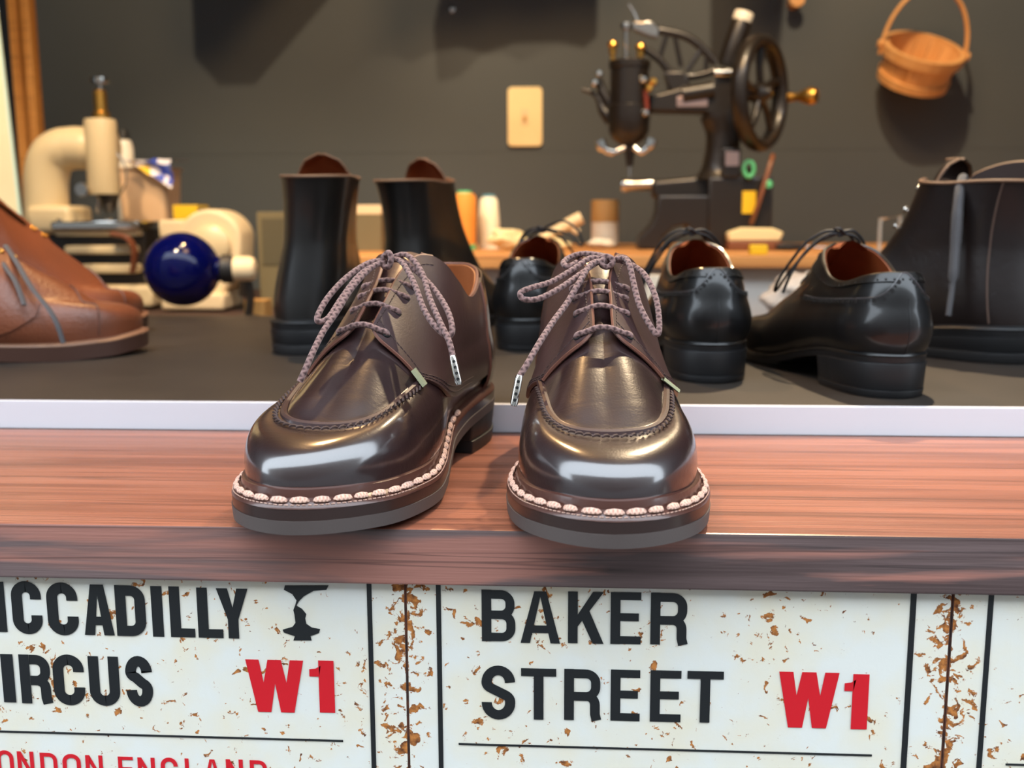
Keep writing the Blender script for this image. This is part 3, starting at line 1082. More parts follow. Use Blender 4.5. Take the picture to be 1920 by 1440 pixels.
ROWS_DERBY = [
    (0.0, 0.0, (0, -0.004, 0.080), (0, 0.006, 0.123), 2.0, 0),
    (0.010, 0.019, (0.0185, 0.006, 0.080), (0.012, 0.010, 0.1225), 2.0, 0),
    (0.030, 0.0285, (0.0295, 0.027, 0.078), (0.0215, 0.022, 0.118), 2.0, 0),
    (0.060, 0.031, (0.033, 0.057, 0.076), (0.027, 0.048, 0.107), 2.0, 0),
    (0.090, 0.031, (0.034, 0.086, 0.074), (0.0285, 0.072, 0.104), 2.0, 0),
    (0.120, 0.033, (0.0345, 0.113, 0.073), (0.0265, 0.091, 0.116), 2.0, 0),
    (0.145, 0.037, (0.0352, 0.135, 0.0715), (0.020, 0.105, 0.129), 2.0, 0),
    (0.165, 0.0405, (0.0358, 0.152, 0.070), (0.006, 0.116, 0.134), 2.0, 0),
    (0.180, 0.0435, (0.0358, 0.166, 0.068), (0, 0.134, 0.1225), 2.0, 0.1),
    (0.205, 0.0462, (0.0340, 0.186, 0.064), (0, 0.154, 0.1085), 2.1, 0.45),
    (0.230, 0.0447, (0.0322, 0.205, 0.0595), (0, 0.170, 0.0975), 2.7, 0.8),
    (0.250, 0.0388, (0.0300, 0.220, 0.0555), (0, 0.182, 0.0885), 3.0, 1),
    (0.265, 0.0305, (0.0255, 0.232, 0.0525), (0, 0.190, 0.083), 3.0, 1),
    (0.275, 0.0212, (0.0185, 0.239, 0.0510), (0, 0.195, 0.0795), 3.0, 1),
    (0.281, 0.012, (0.0105, 0.242, 0.0503), (0, 0.198, 0.078), 3.0, 1),
    (0.284, 0.0, (0, 0.243, 0.0500), (0, 0.200, 0.077), 3.0, 1),
]
FEATHER_DERBY = [(0, 0.040), (0.05, 0.0385), (0.08, 0.036), (0.12, 0.029), (0.16, 0.0215), (0.20, 0.019), (0.25, 0.020), (0.284, 0.0225)]
MEDIAL = [(0, 1), (0.03, 0.97), (0.06, 0.93), (0.09, 0.86), (0.12, 0.82), (0.16, 0.90), (0.2, 0.96), (0.25, 0.95), (0.284, 0.9)]


def shoe_root(name, label, loc, rotz, group, cat='shoe'):
    return thing(name, label, cat, loc, (0, 0, rotz), group)


def facing_w(L, u, gap):
    """w at which the surface is gap metres off the centre line"""
    r = L.row(u)
    d = np.linalg.norm(r[..., 6:9] - r[..., 3:6], axis=-1)
    return 2 - gap / d


def derby(label, loc, rotz, mirror, laces, group):
    root = shoe_root('derby_shoe', label, loc, rotz, group)
    L = Loft(ROWS_DERBY, FEATHER_DERBY, MEDIAL, mirror)
    upper_mesh('vamp', L, M_DERBY, root, 190, 40, sink=(0.100, 0.172, 0.0045))
    lining_mesh(L, M_LINING, root, 0.158)
    collar_edge(L, 0.158, 0.0013, M_EDGE, root)
    # ---- quarters with open lacing
    for sd in (1, -1):
        nk, nj = 46, 22
        kk = np.linspace(0, 1, nk)
        jj = np.linspace(0, 1, nj)
        aT = np.interp(kk, [0, 0.5, 0.72, 1], [0.040, 0.145, 0.168, 0.234])
        aL = np.interp(kk, [0, 1], [0.042, 0.203])
        wL = np.interp(kk, [0, 0.25, 0.5, 0.75, 0.9, 1], [0.30, 0.28, 0.42, 0.68, 0.90, 1.05])
        uT, uL = L.uof(aT, sd), L.uof(aL, sd)
        wT = np.where(aT < 0.150, 2.0, np.nan)
        fw = facing_w(L, uT, 0.0062)
        t = np.clip((aT - 0.150) / 0.02, 0, 1)
        wT = np.where(aT < 0.150, 2.0, 2.0 * (1 - t) + fw * t)
        J, K = np.meshgrid(jj, kk)
        a = aL[:, None] * (1 - J) + aT[:, None] * J
        a = a + 0.008 * (K ** 6) * np.sin(PI * J ** 1.7)
        W = wL[:, None] * (1 - J) + wT[:, None] * J
        # round the throat corner
        W = W - 0.06 * (K ** 14) * (J ** 6)
        U = L.uof(a, sd)
        lift = 0.0034 * J ** 2.5 * np.clip((aT[:, None] - 0.148) / 0.03, 0, 1)
        q = patch('quarter', L, U, W, 0.0003 + lift, 0.0021, M_DERBYQ, root)
        # edge rows of stitching on the quarter
        mb = MB()
        e1 = L.at(U[-1, 1:-1], W[-1, 1:-1] - 0.0, 0.0025)
        i = np.argmin(abs(kk - 0.955))
        dashes([tuple(p) for p in L.P(U[i, :-1], W[i, :-1]) + L.N(U[i, :-1], W[i, :-1]) * (0.0025 + lift[i, :-1])[:, None]], 0.0022, 0.0008, 0.00032, mb)
        dashes([tuple(p) for p in L.P(U[26:, -2], W[26:, -2] - 0.01) + L.N(U[26:, -2], W[26:, -2]) * (0.0025 + lift[26:, -2])[:, None]], 0.0022, 0.0008, 0.00032, mb)
        dashes([tuple(p) for p in L.at(U[12:, 1], W[12:, 1], 0.0026)], 0.0022, 0.0008, 0.00032, mb)
        dashes([tuple(p) for p in L.at(U[12:, 2], W[12:, 2], 0.0026)], 0.0022, 0.0008, 0.00032, mb)
        s_ = mb.build('stitching', M_DARKTHREAD, q)
        s_['kind'] = 'stuff'
        # raw edge along the front and facing
        path = [tuple(p) for p in L.P(U[-1], W[-1]) + L.N(U[-1], W[-1]) * (0.0012 + lift[-1])[:, None]]
        path += [tuple(p) for p in (L.P(U[:, -1], W[:, -1]) + L.N(U[:, -1], W[:, -1]) * (0.0012 + lift[:, -1])[:, None])[-2:24:-1]]
        MB().tube(path, 0.00125, 6).build('raw_edge', M_EDGE, q)
    # ---- heel counter overlay, with a raised back edge
    us = np.concatenate([L.uof(np.linspace(0.047, 0, 16), -1), L.uof(np.linspace(0.0, 0.047, 16), 1)[1:]])
    us = np.where(us > 0.5, us - 1, us)
    ws = np.linspace(0.02, 1.98, 16)
    U, W = np.meshgrid(us, ws, indexing='ij')
    hc = patch('heel_counter', L, U, W, 0.0021, 0.0013, M_DERBY, root)
    for i in (0, -1):
        MB().tube([tuple(p) for p in L.at(U[i], W[i], 0.0026)], 0.0011, 6).build('raw_edge', M_EDGE, hc)
    # ---- tongue standing up behind the knot
    tp = []
    for a, z, hw in ((0.150, 0.1070, 0.010), (0.132, 0.1195, 0.015), (0.117, 0.1285, 0.018), (0.108, 0.1335, 0.017), (0.103, 0.1350, 0.012)):
        tp.append([(x * hw, -a + 0.004 * x * x, z - 0.005 * x * x) for x in np.linspace(-1, 1, 11)])
    tp = np.array(tp)
    mb = MB()
    mb.grid(tp)
    mb.grid(tp - np.array((0, -0.002, 0.001)))
    mb.build('tongue', M_DERBYQ, root)
    # ---- apron seam: raised lip and its cross stitches
    us = np.concatenate([np.linspace(L.uof(0.196, 1), 0.5, 44), np.linspace(0.5, L.uof(0.196, -1), 44)[1:]])
    lip = [tuple(p) for p in L.at(us, np.full(us.shape, 1.0), 0.0006)]
    lip_o = MB().tube(lip, 0.0022, 8).build('apron_seam', M_DERBYQ, root)
    sink = [tuple(p) for p in L.at(us, np.full(us.shape, 0.90), -0.0001)]
    st = MB().tube([(-0.0021, 0, 0.0006), (-0.0008, 0, 0.0013), (0.0008, 0, 0.0013), (0.0021, 0, 0.0006)], [0.00055, 0.0008, 0.0008, 0.00055], 6).mesh('seam_stitch')
    st.materials.append(M_DARKTHREAD)
    N = L.N(us, np.full(us.shape, 0.95))
    pl_ = [Vector(p) for p in L.at(us, np.full(us.shape, 0.93), 0.0004)]
    for i in range(2, len(us) - 2, 2):
        tdir = (pl_[i + 1] - pl_[i - 1]).normalized()
        nz = Vector(N[i])
        ax = (tdir * 0.75 + nz.cross(tdir) * 0.5).normalized()
        by = nz.cross(ax).normalized()
        o = link('seam_stitch', st, None, lip_o)
        o.matrix_local = Matrix(((ax.x, by.x, nz.x, pl_[i].x), (ax.y, by.y, nz.y, pl_[i].y), (ax.z, by.z, nz.z, pl_[i].z), (0, 0, 0, 1)))
    # ---- welt, soles, heel
    us = np.linspace(0, 1, 200, endpoint=False)
    sec = [(-0.004, 0.0056), (0.0012, 0.0062), (0.0024, 0.0056), (0.0028, 0.0034), (0.0030, 0.0016), (0.0048, 0.0004), (0.0074, -0.0014), (0.0079, -0.0028), (-0.004, -0.0032)]
    mb = MB()
    mb.grid(ring_loft(L, us, sec), closed_u=True, closed_v=True)
    welt = mb.build('welt', M_WELT, root, smooth=45)
    sole_plate('midsole', L, 0.0078, -0.0030, -0.0086, M_MIDSOLE, root, 0.0002)
    sole_plate('outsole', L, 0.0081, -0.0086, -0.0155, M_RUBBER, root, 0.0006)
    fr = MB()
    s = np.linspace(L.uof(0.165, 1), 0.5, 40)
    m_ = np.linspace(L.uof(0.165, -1), 0.5, 40)
    G = np.stack([L.outline(s, np.full(s.shape, -0.008), -0.0155), L.outline(m_, np.full(s.shape, -0.008), -0.0155), L.outline(m_, np.full(s.shape, -0.010), -0.0188), L.outline(s, np.full(s.shape, -0.010), -0.0188)], 1)
    fr.grid(G, closed_v=True)
    fr.build('tread', M_BLKRUBBER, root)
    hl = heel_block('heel', L, 0.082, 0.0074, -0.0155, 0.009, None, M_BLKRUBBER, root)
    heel_block('heel_lift', L, 0.079, 0.0068, 0, 0.0, 0.009, M_BLKRUBBER, root, 0.001)
    # ---- chunky welt stitches, each its own piece
    stm = MB().tube([(-0.0046, 0, -0.0006), (-0.0034, 0, 0.0003), (0, 0, 0.0006), (0.0034, 0, 0.0003), (0.0046, 0, -0.0006)], [0.0006, 0.0015, 0.0019, 0.0015, 0.0006], 8, flat=(0.5, 0.95)).mesh('stitch')
    stm.materials.append(M_STITCH)
    dense = np.linspace(L.uof(0.10, 1), L.uof(0.10, -1), 900)
    Q = L.outline(dense, np.full(dense.shape, 0.0052), 0.0011)
    on = L.outn(dense)
    acc = np.concatenate([[0], np.cumsum(np.linalg.norm(np.diff(Q, axis=0), axis=1))])
    s0 = 0.003
    rng = random.Random(5 + mirror)
    while s0 < acc[-1] - 0.004:
        i = int(np.searchsorted(acc, s0))
        i = min(max(i, 2), len(Q) - 3)
        td = Vector(Q[i + 2] - Q[i - 2]).normalized()
        o3 = Vector((on[i][0] * mirror, on[i][1], 0))
        nz = (o3 * 0.75 + Vector((0, 0, 0.75))).normalized()
        nz = (nz - td * nz.dot(td)).normalized()
        by = nz.cross(td)
        k = rng.uniform(0.85, 1.08)
        o = link('stitch', stm, None, welt)
        o.matrix_local = Matrix(((td.x * k, by.x, nz.x, Q[i][0]), (td.y * k, by.y, nz.y, Q[i][1]), (td.z * k, by.z, nz.z, Q[i][2]), (0, 0, 0, 1)))
        s0 += 0.0106 * rng.uniform(0.96, 1.04)
    # fine pinkish seam line outside the chunky stitches
    mb = MB()
    dashes([tuple(p) for p in L.outline(np.linspace(L.uof(0.12, 1), L.uof(0.12, -1), 260), np.full(260, 0.0071), -0.0008)], 0.0018, 0.0010, 0.0003, mb)
    o = mb.build('fine_stitching', M_STITCH, welt)
    o['kind'] = 'stuff'
    # ---- eyelets and straight bar lacing
    R_ = Matrix.Rotation(rotz, 4, 'Z')
    inv = (Matrix.Translation(loc) @ R_).inverted()
    bars = []
    eye = MB()
    ring = [(0.0017 * math.cos(k), 0.0017 * math.sin(k), 0) for k in np.linspace(0, 2 * PI, 13)[:-1]]
    em_ = MB().tube(ring, 0.0007, 6, closed=True).mesh('eyelet')
    em_.materials.append(M_HOLE)
    for at_ in (0.225, 0.199, 0.182, 0.1735, 0.167):
        ends = []
        for sd in (1, -1):
            u = L.uof(at_, sd)
            w = facing_w(L, np.array(u), 0.0225 if at_ > 0.2 else 0.0200)
            p = Vector(L.at(u, w, 0.0040 if at_ > 0.17 else 0.003))
            n = Vector(L.N(u, w))
            ends.append((p, n))
            o = link('eyelet', em_, None, root, p)
            o.rotation_euler = n.to_track_quat('Z', 'Y').to_euler()
        bars.append(ends)
    lr = 0.00165
    lace = thing_part('lace', root)
    for (p0, n0), (p1, n1) in bars[:4]:
        mid = (p0 + p1) / 2
        nn = (n0 + n1).normalized()
        pts = [p0 - n0 * 0.003, p0 + n0 * 0.0012, p0.lerp(p1, 0.16) + nn * 0.0030, p0.lerp(p1, 0.36) + nn * 0.0056, p0.lerp(p1, 0.6) + nn * 0.0062, p0.lerp(p1, 0.84) + nn * 0.0034, p1 + n1 * 0.0012, p1 - n1 * 0.003]
        MB().tube(smooth_path(pts, 6), lr, 10).build('lace_bar', M_LACE, lace)
    for nm, pts in laces.items():
        if nm.startswith('aglet'):
            a, b = [inv @ Vector(p) for p in pts]
            g = MB().tube([a, a.lerp(b, .1), a.lerp(b, .9), b], [0.0018, 0.0021, 0.0021, 0.0014], 10)
            ag = g.build('aglet', M_CHROME, lace)
            cm = cam.matrix_world.translation
            for k in range(4):
                c_ = a.lerp(b, 0.2 + 0.2 * k)
                vdir = ((inv @ cm) - c_).normalized()
                MB().lathe([(0.0, 0.0002), (0.0009, 0.0003), (0.0009, -0.0005)], 10, Matrix.Translation(c_ + vdir * 0.0019) @ vdir.to_track_quat('Z', 'Y').to_matrix().to_4x4()).build('punched_hole', M_HOLE, lace)
        else:
            pl = [inv @ Vector(p) for p in pts]
            MB().tube(smooth_path(pl, 7), 0.0017, 10).build(nm, M_LACE, lace)
    return root, L


def thing_part(name, root):
    o = link(name, None, None, root)
    o.empty_display_size = 0.01
    return o


# fabric tag helper


def fabric_tag(root, L, a, sd, w):
    u = L.uof(a, sd)
    p = Vector(L.at(u, w, 0.0026))
    n = Vector(L.N(u, w))
    t = Vector(L.P(L.uof(a + 0.004, sd), w) - L.P(L.uof(a - 0.004, sd), w)).normalized()
    b = n.cross(t)
    G = []
    for k, (dx, dn) in enumerate(((0, 0.0), (0.003, 0.0016), (0.006, 0.0022), (0.0085, 0.0014), (0.006, 0.0002), (0.003, -0.0006))):
        G.append([tuple(p + b * (s * 0.0055) - t * 0 + t * dx + n * dn) for s in np.linspace(-1, 1, 5)])
    MB().grid(np.array(G), closed_u=True).build('fabric_tag', M_TAGGREEN, root)


laces_right = {
    'knot': [(0.0157, 0.1120, 0.1273), (0.0128, 0.1100, 0.1306), (0.0158, 0.1090, 0.1334), (0.0196, 0.1080, 0.1325), (0.0202, 0.1070, 0.1294), (0.0171, 0.1070, 0.1273), (0.0139, 0.1060, 0.1289), (0.0149, 0.1080, 0.1316), (0.0188, 0.1120, 0.1305)],
    'bow_loop': [(0.0178, 0.1120, 0.1302), (0.0077, 0.1090, 0.1325), (-0.0022, 0.1000, 0.1267), (-0.0146, 0.0900, 0.1200), (-0.0263, 0.0800, 0.1170), (-0.0319, 0.0770, 0.1145), (-0.0300, 0.0750, 0.1111), (-0.0217, 0.0770, 0.1112), (-0.0099, 0.0850, 0.1166), (0.0021, 0.0980, 0.1241), (0.0115, 0.1080, 0.1300), (0.0178, 0.1120, 0.1308)],
    'lace_end': [(0.0165, 0.1100, 0.1302), (0.0083, 0.1020, 0.1297), (0.0009, 0.0880, 0.1195), (-0.0062, 0.0780, 0.1082), (-0.0131, 0.0660, 0.0997), (-0.0202, 0.0520, 0.0896), (-0.0261, 0.0420, 0.0799), (-0.0305, 0.0380, 0.0730)],
    'aglet': [(-0.0305, 0.0380, 0.0736), (-0.0334, 0.0340, 0.0576)],
    'bow_loop.001': [(0.0188, 0.1120, 0.1305), (0.0270, 0.1080, 0.1325), (0.0298, 0.1000, 0.1288), (0.0319, 0.0920, 0.1192), (0.0346, 0.0820, 0.1079), (0.0396, 0.0740, 0.0978), (0.0441, 0.0700, 0.0920), (0.0455, 0.0740, 0.0979), (0.0442, 0.0840, 0.1107), (0.0394, 0.0960, 0.1220), (0.0332, 0.1060, 0.1276), (0.0241, 0.1120, 0.1311), (0.0194, 0.1130, 0.1304)],
    'lace_end.001': [(0.0188, 0.1120, 0.1317), (0.0116, 0.1160, 0.1341), (0.0022, 0.1220, 0.1345), (-0.0055, 0.1200, 0.1321), (-0.0085, 0.1120, 0.1293), (-0.0053, 0.1060, 0.1277), (-0.0004, 0.1100, 0.1300)],
}
laces_left = {
    'knot': [(-0.1134, 0.1040, 0.1273), (-0.1153, 0.1030, 0.1308), (-0.1128, 0.1020, 0.1348), (-0.1101, 0.1010, 0.1361), (-0.1090, 0.1000, 0.1324), (-0.1106, 0.1010, 0.1280), (-0.1136, 0.1020, 0.1286), (-0.1148, 0.1040, 0.1323), (-0.1117, 0.1060, 0.1331)],
    'bow_loop': [(-0.1120, 0.1060, 0.1316), (-0.1223, 0.0980, 0.1301), (-0.1322, 0.0850, 0.1227), (-0.1403, 0.0720, 0.1121), (-0.1439, 0.0620, 0.1028), (-0.1429, 0.0600, 0.0998), (-0.1379, 0.0620, 0.1017), (-0.1331, 0.0740, 0.1114), (-0.1266, 0.0880, 0.1226), (-0.1195, 0.1000, 0.1290), (-0.1121, 0.1060, 0.1309)],
    'lace_end': [(-0.1126, 0.1040, 0.1310), (-0.1200, 0.0960, 0.1277), (-0.1282, 0.0800, 0.1170), (-0.1339, 0.0660, 0.1049), (-0.1392, 0.0540, 0.0948), (-0.1427, 0.0420, 0.0840), (-0.1452, 0.0360, 0.0761), (-0.1478, 0.0340, 0.0701)],
    'bow_loop.001': [(-0.1117, 0.1060, 0.1316), (-0.1033, 0.1010, 0.1311), (-0.0936, 0.0860, 0.1196), (-0.0859, 0.0720, 0.1056), (-0.0786, 0.0640, 0.0968), (-0.0713, 0.0620, 0.0917), (-0.0691, 0.0640, 0.0957), (-0.0732, 0.0740, 0.1054), (-0.0828, 0.0880, 0.1164), (-0.0950, 0.1000, 0.1262), (-0.1057, 0.1080, 0.1327), (-0.1119, 0.1070, 0.1321)],
    'lace_end.001': [(-0.1114, 0.1080, 0.1321), (-0.1005, 0.1040, 0.1347), (-0.0903, 0.0940, 0.1253), (-0.0833, 0.0780, 0.1111), (-0.0756, 0.0640, 0.0986), (-0.0700, 0.0560, 0.0895), (-0.0676, 0.0520, 0.0818)],
    'aglet': [(-0.0676, 0.0520, 0.0821), (-0.0638, 0.0480, 0.0666)],
}
derbies = 'pair of dark brown apron derby shoes'
rt_shoe, LR = derby('dark brown apron derby shoe on the plank pointing straight at the viewer', (0.0085, 0.243, 0.0), R(1.8), 1, laces_right, derbies)
lf_shoe, LL = derby('dark brown apron derby shoe on the plank turned so its inner side and heel show', (-0.088, 0.252, 0.0), R(-10.5), -1, laces_left, derbies)
fabric_tag(rt_shoe, LR, 0.200, 1, 0.98)
fabric_tag(lf_shoe, LL, 0.200, -1, 1.05)

# ------------------------------------------------------------------ shoes on the display board
ZB = 0.0203


def remap(rows, feather0, feather1, wk, zk, lk=1.0, topk=None):
    out = []
    for a, w, S, T, n, e in rows:
        f0, f1 = np.interp(a, *zip(*feather0)), np.interp(a, *zip(*feather1))

        def z(v, k):
            return f1 + (v - f0) * k
        out.append((a * lk, w * wk, (S[0] * wk, S[1] * lk, z(S[2], zk)), (T[0] * wk, T[1] * lk, z(T[2], topk if topk else zk)), n, e))
    return out


def low_sole(L, root, m_welt, m_sole, m_heel, heel_a, t, d=0.004, d_heel=None, lift=0.006, m_lift=None):
    us = np.linspace(0, 1, 140, endpoint=False)
    sec = [(-0.004, 0.0018), (0.0005, 0.0020), (d - 0.0006, 0.0002), (d, -0.0010), (d - 0.0006, -0.0022), (-0.004, -0.0024)]
    mb = MB()
    mb.grid(ring_loft(L, us, sec), closed_u=True, closed_v=True)
    mb.build('welt', m_welt, root, smooth=50)
    sole_plate('sole', L, d - 0.0006, -0.0020, -t, m_sole, root, 0.0008, n=44)
    if heel_a:
        heel_block('heel', L, heel_a, d - 0.0002, -t, lift, None, m_heel, root, 0.0012)
        heel_block('heel_lift', L, heel_a - 0.001, d - 0.0010, 0, 0.0, lift, m_lift or m_heel, root, 0.001)


FEATHER_LOW = [(0, 0.0335), (0.05, 0.0325), (0.08, 0.030), (0.12, 0.0225), (0.16, 0.0125), (0.20, 0.0095), (0.25, 0.0105), (0.284, 0.0145)]
ROWS_BROGUE = remap(ROWS_DERBY, FEATHER_DERBY, FEATHER_LOW, 1.0, 0.88)
ROWS_BROGUE = [(a, w, S, (T[0], T[1], T[2] - 0.013 * max(0, 1 - (a / 0.10) ** 2)), n, e) for a, w, S, T, n, e in ROWS_BROGUE]


M_PINK = mat('edge_glint_grey', (58, 57, 60), 0.3, coat=0.4)  # glint of the black pinked edges put into a greyer colour


def brogue(label, loc, rotz, mirror, group, laces, label_extra=None):
    root = shoe_root('brogue_shoe', label, loc, rotz, group)
    L = Loft(ROWS_BROGUE, FEATHER_LOW, MEDIAL, mirror, 0.004)
    upper_mesh('upper', L, M_BLACK, root, 110, 24)
    lining_mesh(L, M_LINING2, root, 0.215)
    collar_edge(L, 0.166, 0.0013, M_BLACK, root)
    low_sole(L, root, M_BLACK, M_STACK, M_STACK, 0.078, 0.0068, 0.0042)

    # heel counter rising to a spire at the back seam
    def wc(u):
        x = np.abs(np.where(u > 0.5, u - 1, u))
        return 1.22 + 0.78 * np.exp(-(x / 0.021) ** 2.2) + 0.0 * x
    uu = np.concatenate([np.linspace(L.uof(0.12, -1) - 1, 0, 40), np.linspace(0, L.uof(0.12, 1), 40)[1:]])
    jj = np.linspace(0, 1, 14)
    U = np.repeat(uu[:, None], 14, 1)
    W = 0.03 + (np.minimum(wc(uu), 1.98)[:, None] - 0.03) * jj[None]
    hc = patch('heel_counter', L, U, W, 0.0002, 0.0012, M_BLACK, root)
    edge = [tuple(p) for p in L.at(uu, np.minimum(wc(uu), 1.98), 0.0013)]
    MB().tube(edge, 0.0007, 6).build('pinked_edge', M_PINK, hc)
    # back seam
    MB().tube([tuple(p) for p in L.at(np.zeros(12), np.linspace(0.05, 1.2, 12), 0.0013)], 0.0005, 5).build('back_seam', M_STACK, hc)
    # facing band round the collar
    band_u = np.concatenate([np.linspace(L.uof(0.150, -1) - 1, 0, 40), np.linspace(0, L.uof(0.150, 1), 40)[1:]])
    jj = np.linspace(0, 1, 6)
    U = np.repeat(band_u[:, None], 6, 1)
    W = 1.70 + 0.28 * np.repeat(jj[None], len(band_u), 0)
    cb = patch('collar_band', L, U, W, 0.0003, 0.0011, M_BLACK, root)
    hole = MB().lathe([(0.0, 0.0003), (0.0012, 0.0003), (0.00135, -0.0006)], 8).mesh('perforation')
    hole.materials.append(M_HOLE)

    def punch(u, w, off, parent, k=1.0):
        p, n = Vector(L.at(u, w, off)), Vector(L.N(u, w))
        o = link('perforation', hole, None, parent, p)
        o.rotation_euler = n.to_track_quat('Z', 'Y').to_euler()
        o.scale = (k, k, k)
    s = 0.0
    step = 0.0062
    d = np.concatenate([[0], np.cumsum(np.linalg.norm(np.diff(np.array(edge), axis=0), axis=1))])
    k = 0
    while s < d[-1]:
        u = float(np.interp(s, d, uu))
        off_in = 0.07 if abs(u) > 0.03 else 0.10
        if abs(u) > 0.012:
            punch(u, min(float(wc(np.array(u))), 1.98) - off_in - (0.02 if abs(u) < 0.03 else 0), 0.0013, hc, 1.5 if k % 2 else 0.9)
        s += step * 0.62
        k += 1
    d2 = np.linspace(band_u[0], band_u[-1], 44)
    for k, u in enumerate(d2[1:-1]):
        punch(float(u), 1.76, 0.0013, cb, 0.8)
    # tongue lip and lacing over the instep
    tp = []
    for a, z, hw in ((0.150, 0.094, 0.011), (0.132, 0.103, 0.014), (0.117, 0.111, 0.016), (0.108, 0.1145, 0.015), (0.103, 0.1155, 0.011)):
        tp.append([(x * hw, -a + 0.004 * x * x, z - 0.005 * x * x) for x in np.linspace(-1, 1, 9)])
    tp = np.array(tp)
    mb = MB()
    mb.grid(tp)
    mb.grid(tp - np.array((0, -0.0015, 0.001)))
    mb.build('tongue', M_LINING2, root)
    lace = thing_part('lace', root)
    for at_ in (0.224, 0.206, 0.190, 0.177, 0.169):
        pts = []
        for w_, o_ in ((facing_w(L, np.array(L.uof(at_, 1)), 0.018), 0.0), (facing_w(L, np.array(L.uof(at_, 1)), 0.010), 0.003)):
            pts.append(tuple(L.at(L.uof(at_, 1), w_, o_ + 0.002)))
        for w_, o_ in ((facing_w(L, np.array(L.uof(at_, -1)), 0.010), 0.003), (facing_w(L, np.array(L.uof(at_, -1)), 0.018), 0.0)):
            pts.append(tuple(L.at(L.uof(at_, -1), w_, o_ + 0.002)))
        MB().tube(smooth_path(pts, 4), 0.0013, 7).build('lace_bar', M_BLACE, lace)
    for nm, pts in laces.items():
        MB().tube(smooth_path(pts, 6), 0.0013, 7).build(nm, M_BLACE, lace)
    return root, L


BL_BOW = {
    'knot': [(-.004, -.122, .121), (.003, -.119, .125), (.005, -.124, .124), (-.003, -.125, .120), (.002, -.121, .119)],
    'bow_loop': [(0, -.122, .122), (-.012, -.124, .123), (-.026, -.133, .112), (-.036, -.150, .092), (-.040, -.165, .074), (-.038, -.172, .068), (-.034, -.160, .078), (-.024, -.138, .102), (-.010, -.126, .119), (0, -.122, .122)],
    'bow_loop.001': [(0, -.122, .122), (.012, -.124, .123), (.025, -.132, .114), (.035, -.148, .094), (.040, -.162, .076), (.038, -.168, .070), (.031, -.150, .090), (.018, -.132, .112), (0, -.122, .122)],
    'lace_end': [(0, -.122, .121), (-.016, -.126, .117), (-.030, -.140, .099), (-.040, -.158, .074), (-.046, -.172, .050), (-.049, -.182, .030)],
    'lace_end.001': [(0, -.122, .121), (.014, -.122, .119), (.029, -.128, .104), (.038, -.134, .086), (.042, -.140, .070)],
}
BL_TAIL = dict(BL_BOW)
BL_TAIL['bow_loop'] = [(0, -.122, .122), (-.012, -.116, .128), (-.028, -.108, .131), (-.042, -.106, .122), (-.048, -.108, .108), (-.044, -.110, .105), (-.034, -.112, .116), (-.014, -.120, .121), (0, -.122, .122)]
grp = 'black brogue shoes seen from the heel'
brogue('black brogue shoe half hidden between the two brown derby shoes', (-0.059, 0.545, ZB), PI + R(-9), 1, grp, BL_TAIL)
b8, L8 = brogue('black brogue shoe standing heel first just right of the straight brown derby', (0.1135, 0.346, ZB), PI + R(4), -1, grp, BL_BOW)
b9, L9 = brogue('black brogue shoe with its toe turned away left, beside the dark lace-up boot', (0.2430, 0.280, ZB), PI + R(9.5), 1, grp, BL_BOW)

# ---- boots
FEATHER_BOOT = FEATHER_LOW
ROWS_BOOT = [
    (0.0, 0.0, (0, 0.012, 0.112), (0, -0.002, 0.176), 2.0, 0),
    (0.010, 0.020, (0.017, 0.019, 0.112), (0.021, 0.006, 0.1765), 2.0, 0),
    (0.030, 0.030, (0.028, 0.036, 0.112), (0.033, 0.024, 0.177), 2.0, 0),
    (0.060, 0.033, (0.0315, 0.060, 0.112), (0.0350, 0.050, 0.177), 2.0, 0),
    (0.090, 0.033, (0.0315, 0.082, 0.110), (0.0350, 0.074, 0.176), 2.0, 0),
    (0.120, 0.035, (0.032, 0.107, 0.104), (0.034, 0.094, 0.177), 2.0, 0),
    (0.145, 0.039, (0.033, 0.132, 0.092), (0.026, 0.110, 0.179), 2.0, 0),
    (0.165, 0.043, (0.0355, 0.148, 0.084), (0.008, 0.115, 0.180), 2.0, 0),
    (0.180, 0.046, (0.037, 0.168, 0.068), (0, 0.1165, 0.157), 2.0, 0.1),
    (0.205, 0.049, (0.0365, 0.190, 0.056), (0, 0.123, 0.128), 2.1, 0.4),
    (0.230, 0.0475, (0.035, 0.208, 0.050), (0, 0.139, 0.106), 2.3, 0.8),
    (0.250, 0.041, (0.032, 0.222, 0.046), (0, 0.166, 0.088), 2.4, 1),
    (0.265, 0.032, (0.027, 0.234, 0.0435), (0, 0.190, 0.079), 2.4, 1),
    (0.275, 0.0225, (0.020, 0.241, 0.042), (0, 0.198, 0.072), 2.4, 1),
    (0.281, 0.0125, (0.0115, 0.2445, 0.0415), (0, 0.202, 0.069), 2.4, 1),
    (0.284, 0.0, (0, 0.2455, 0.0412), (0, 0.204, 0.068), 2.4, 1),
]


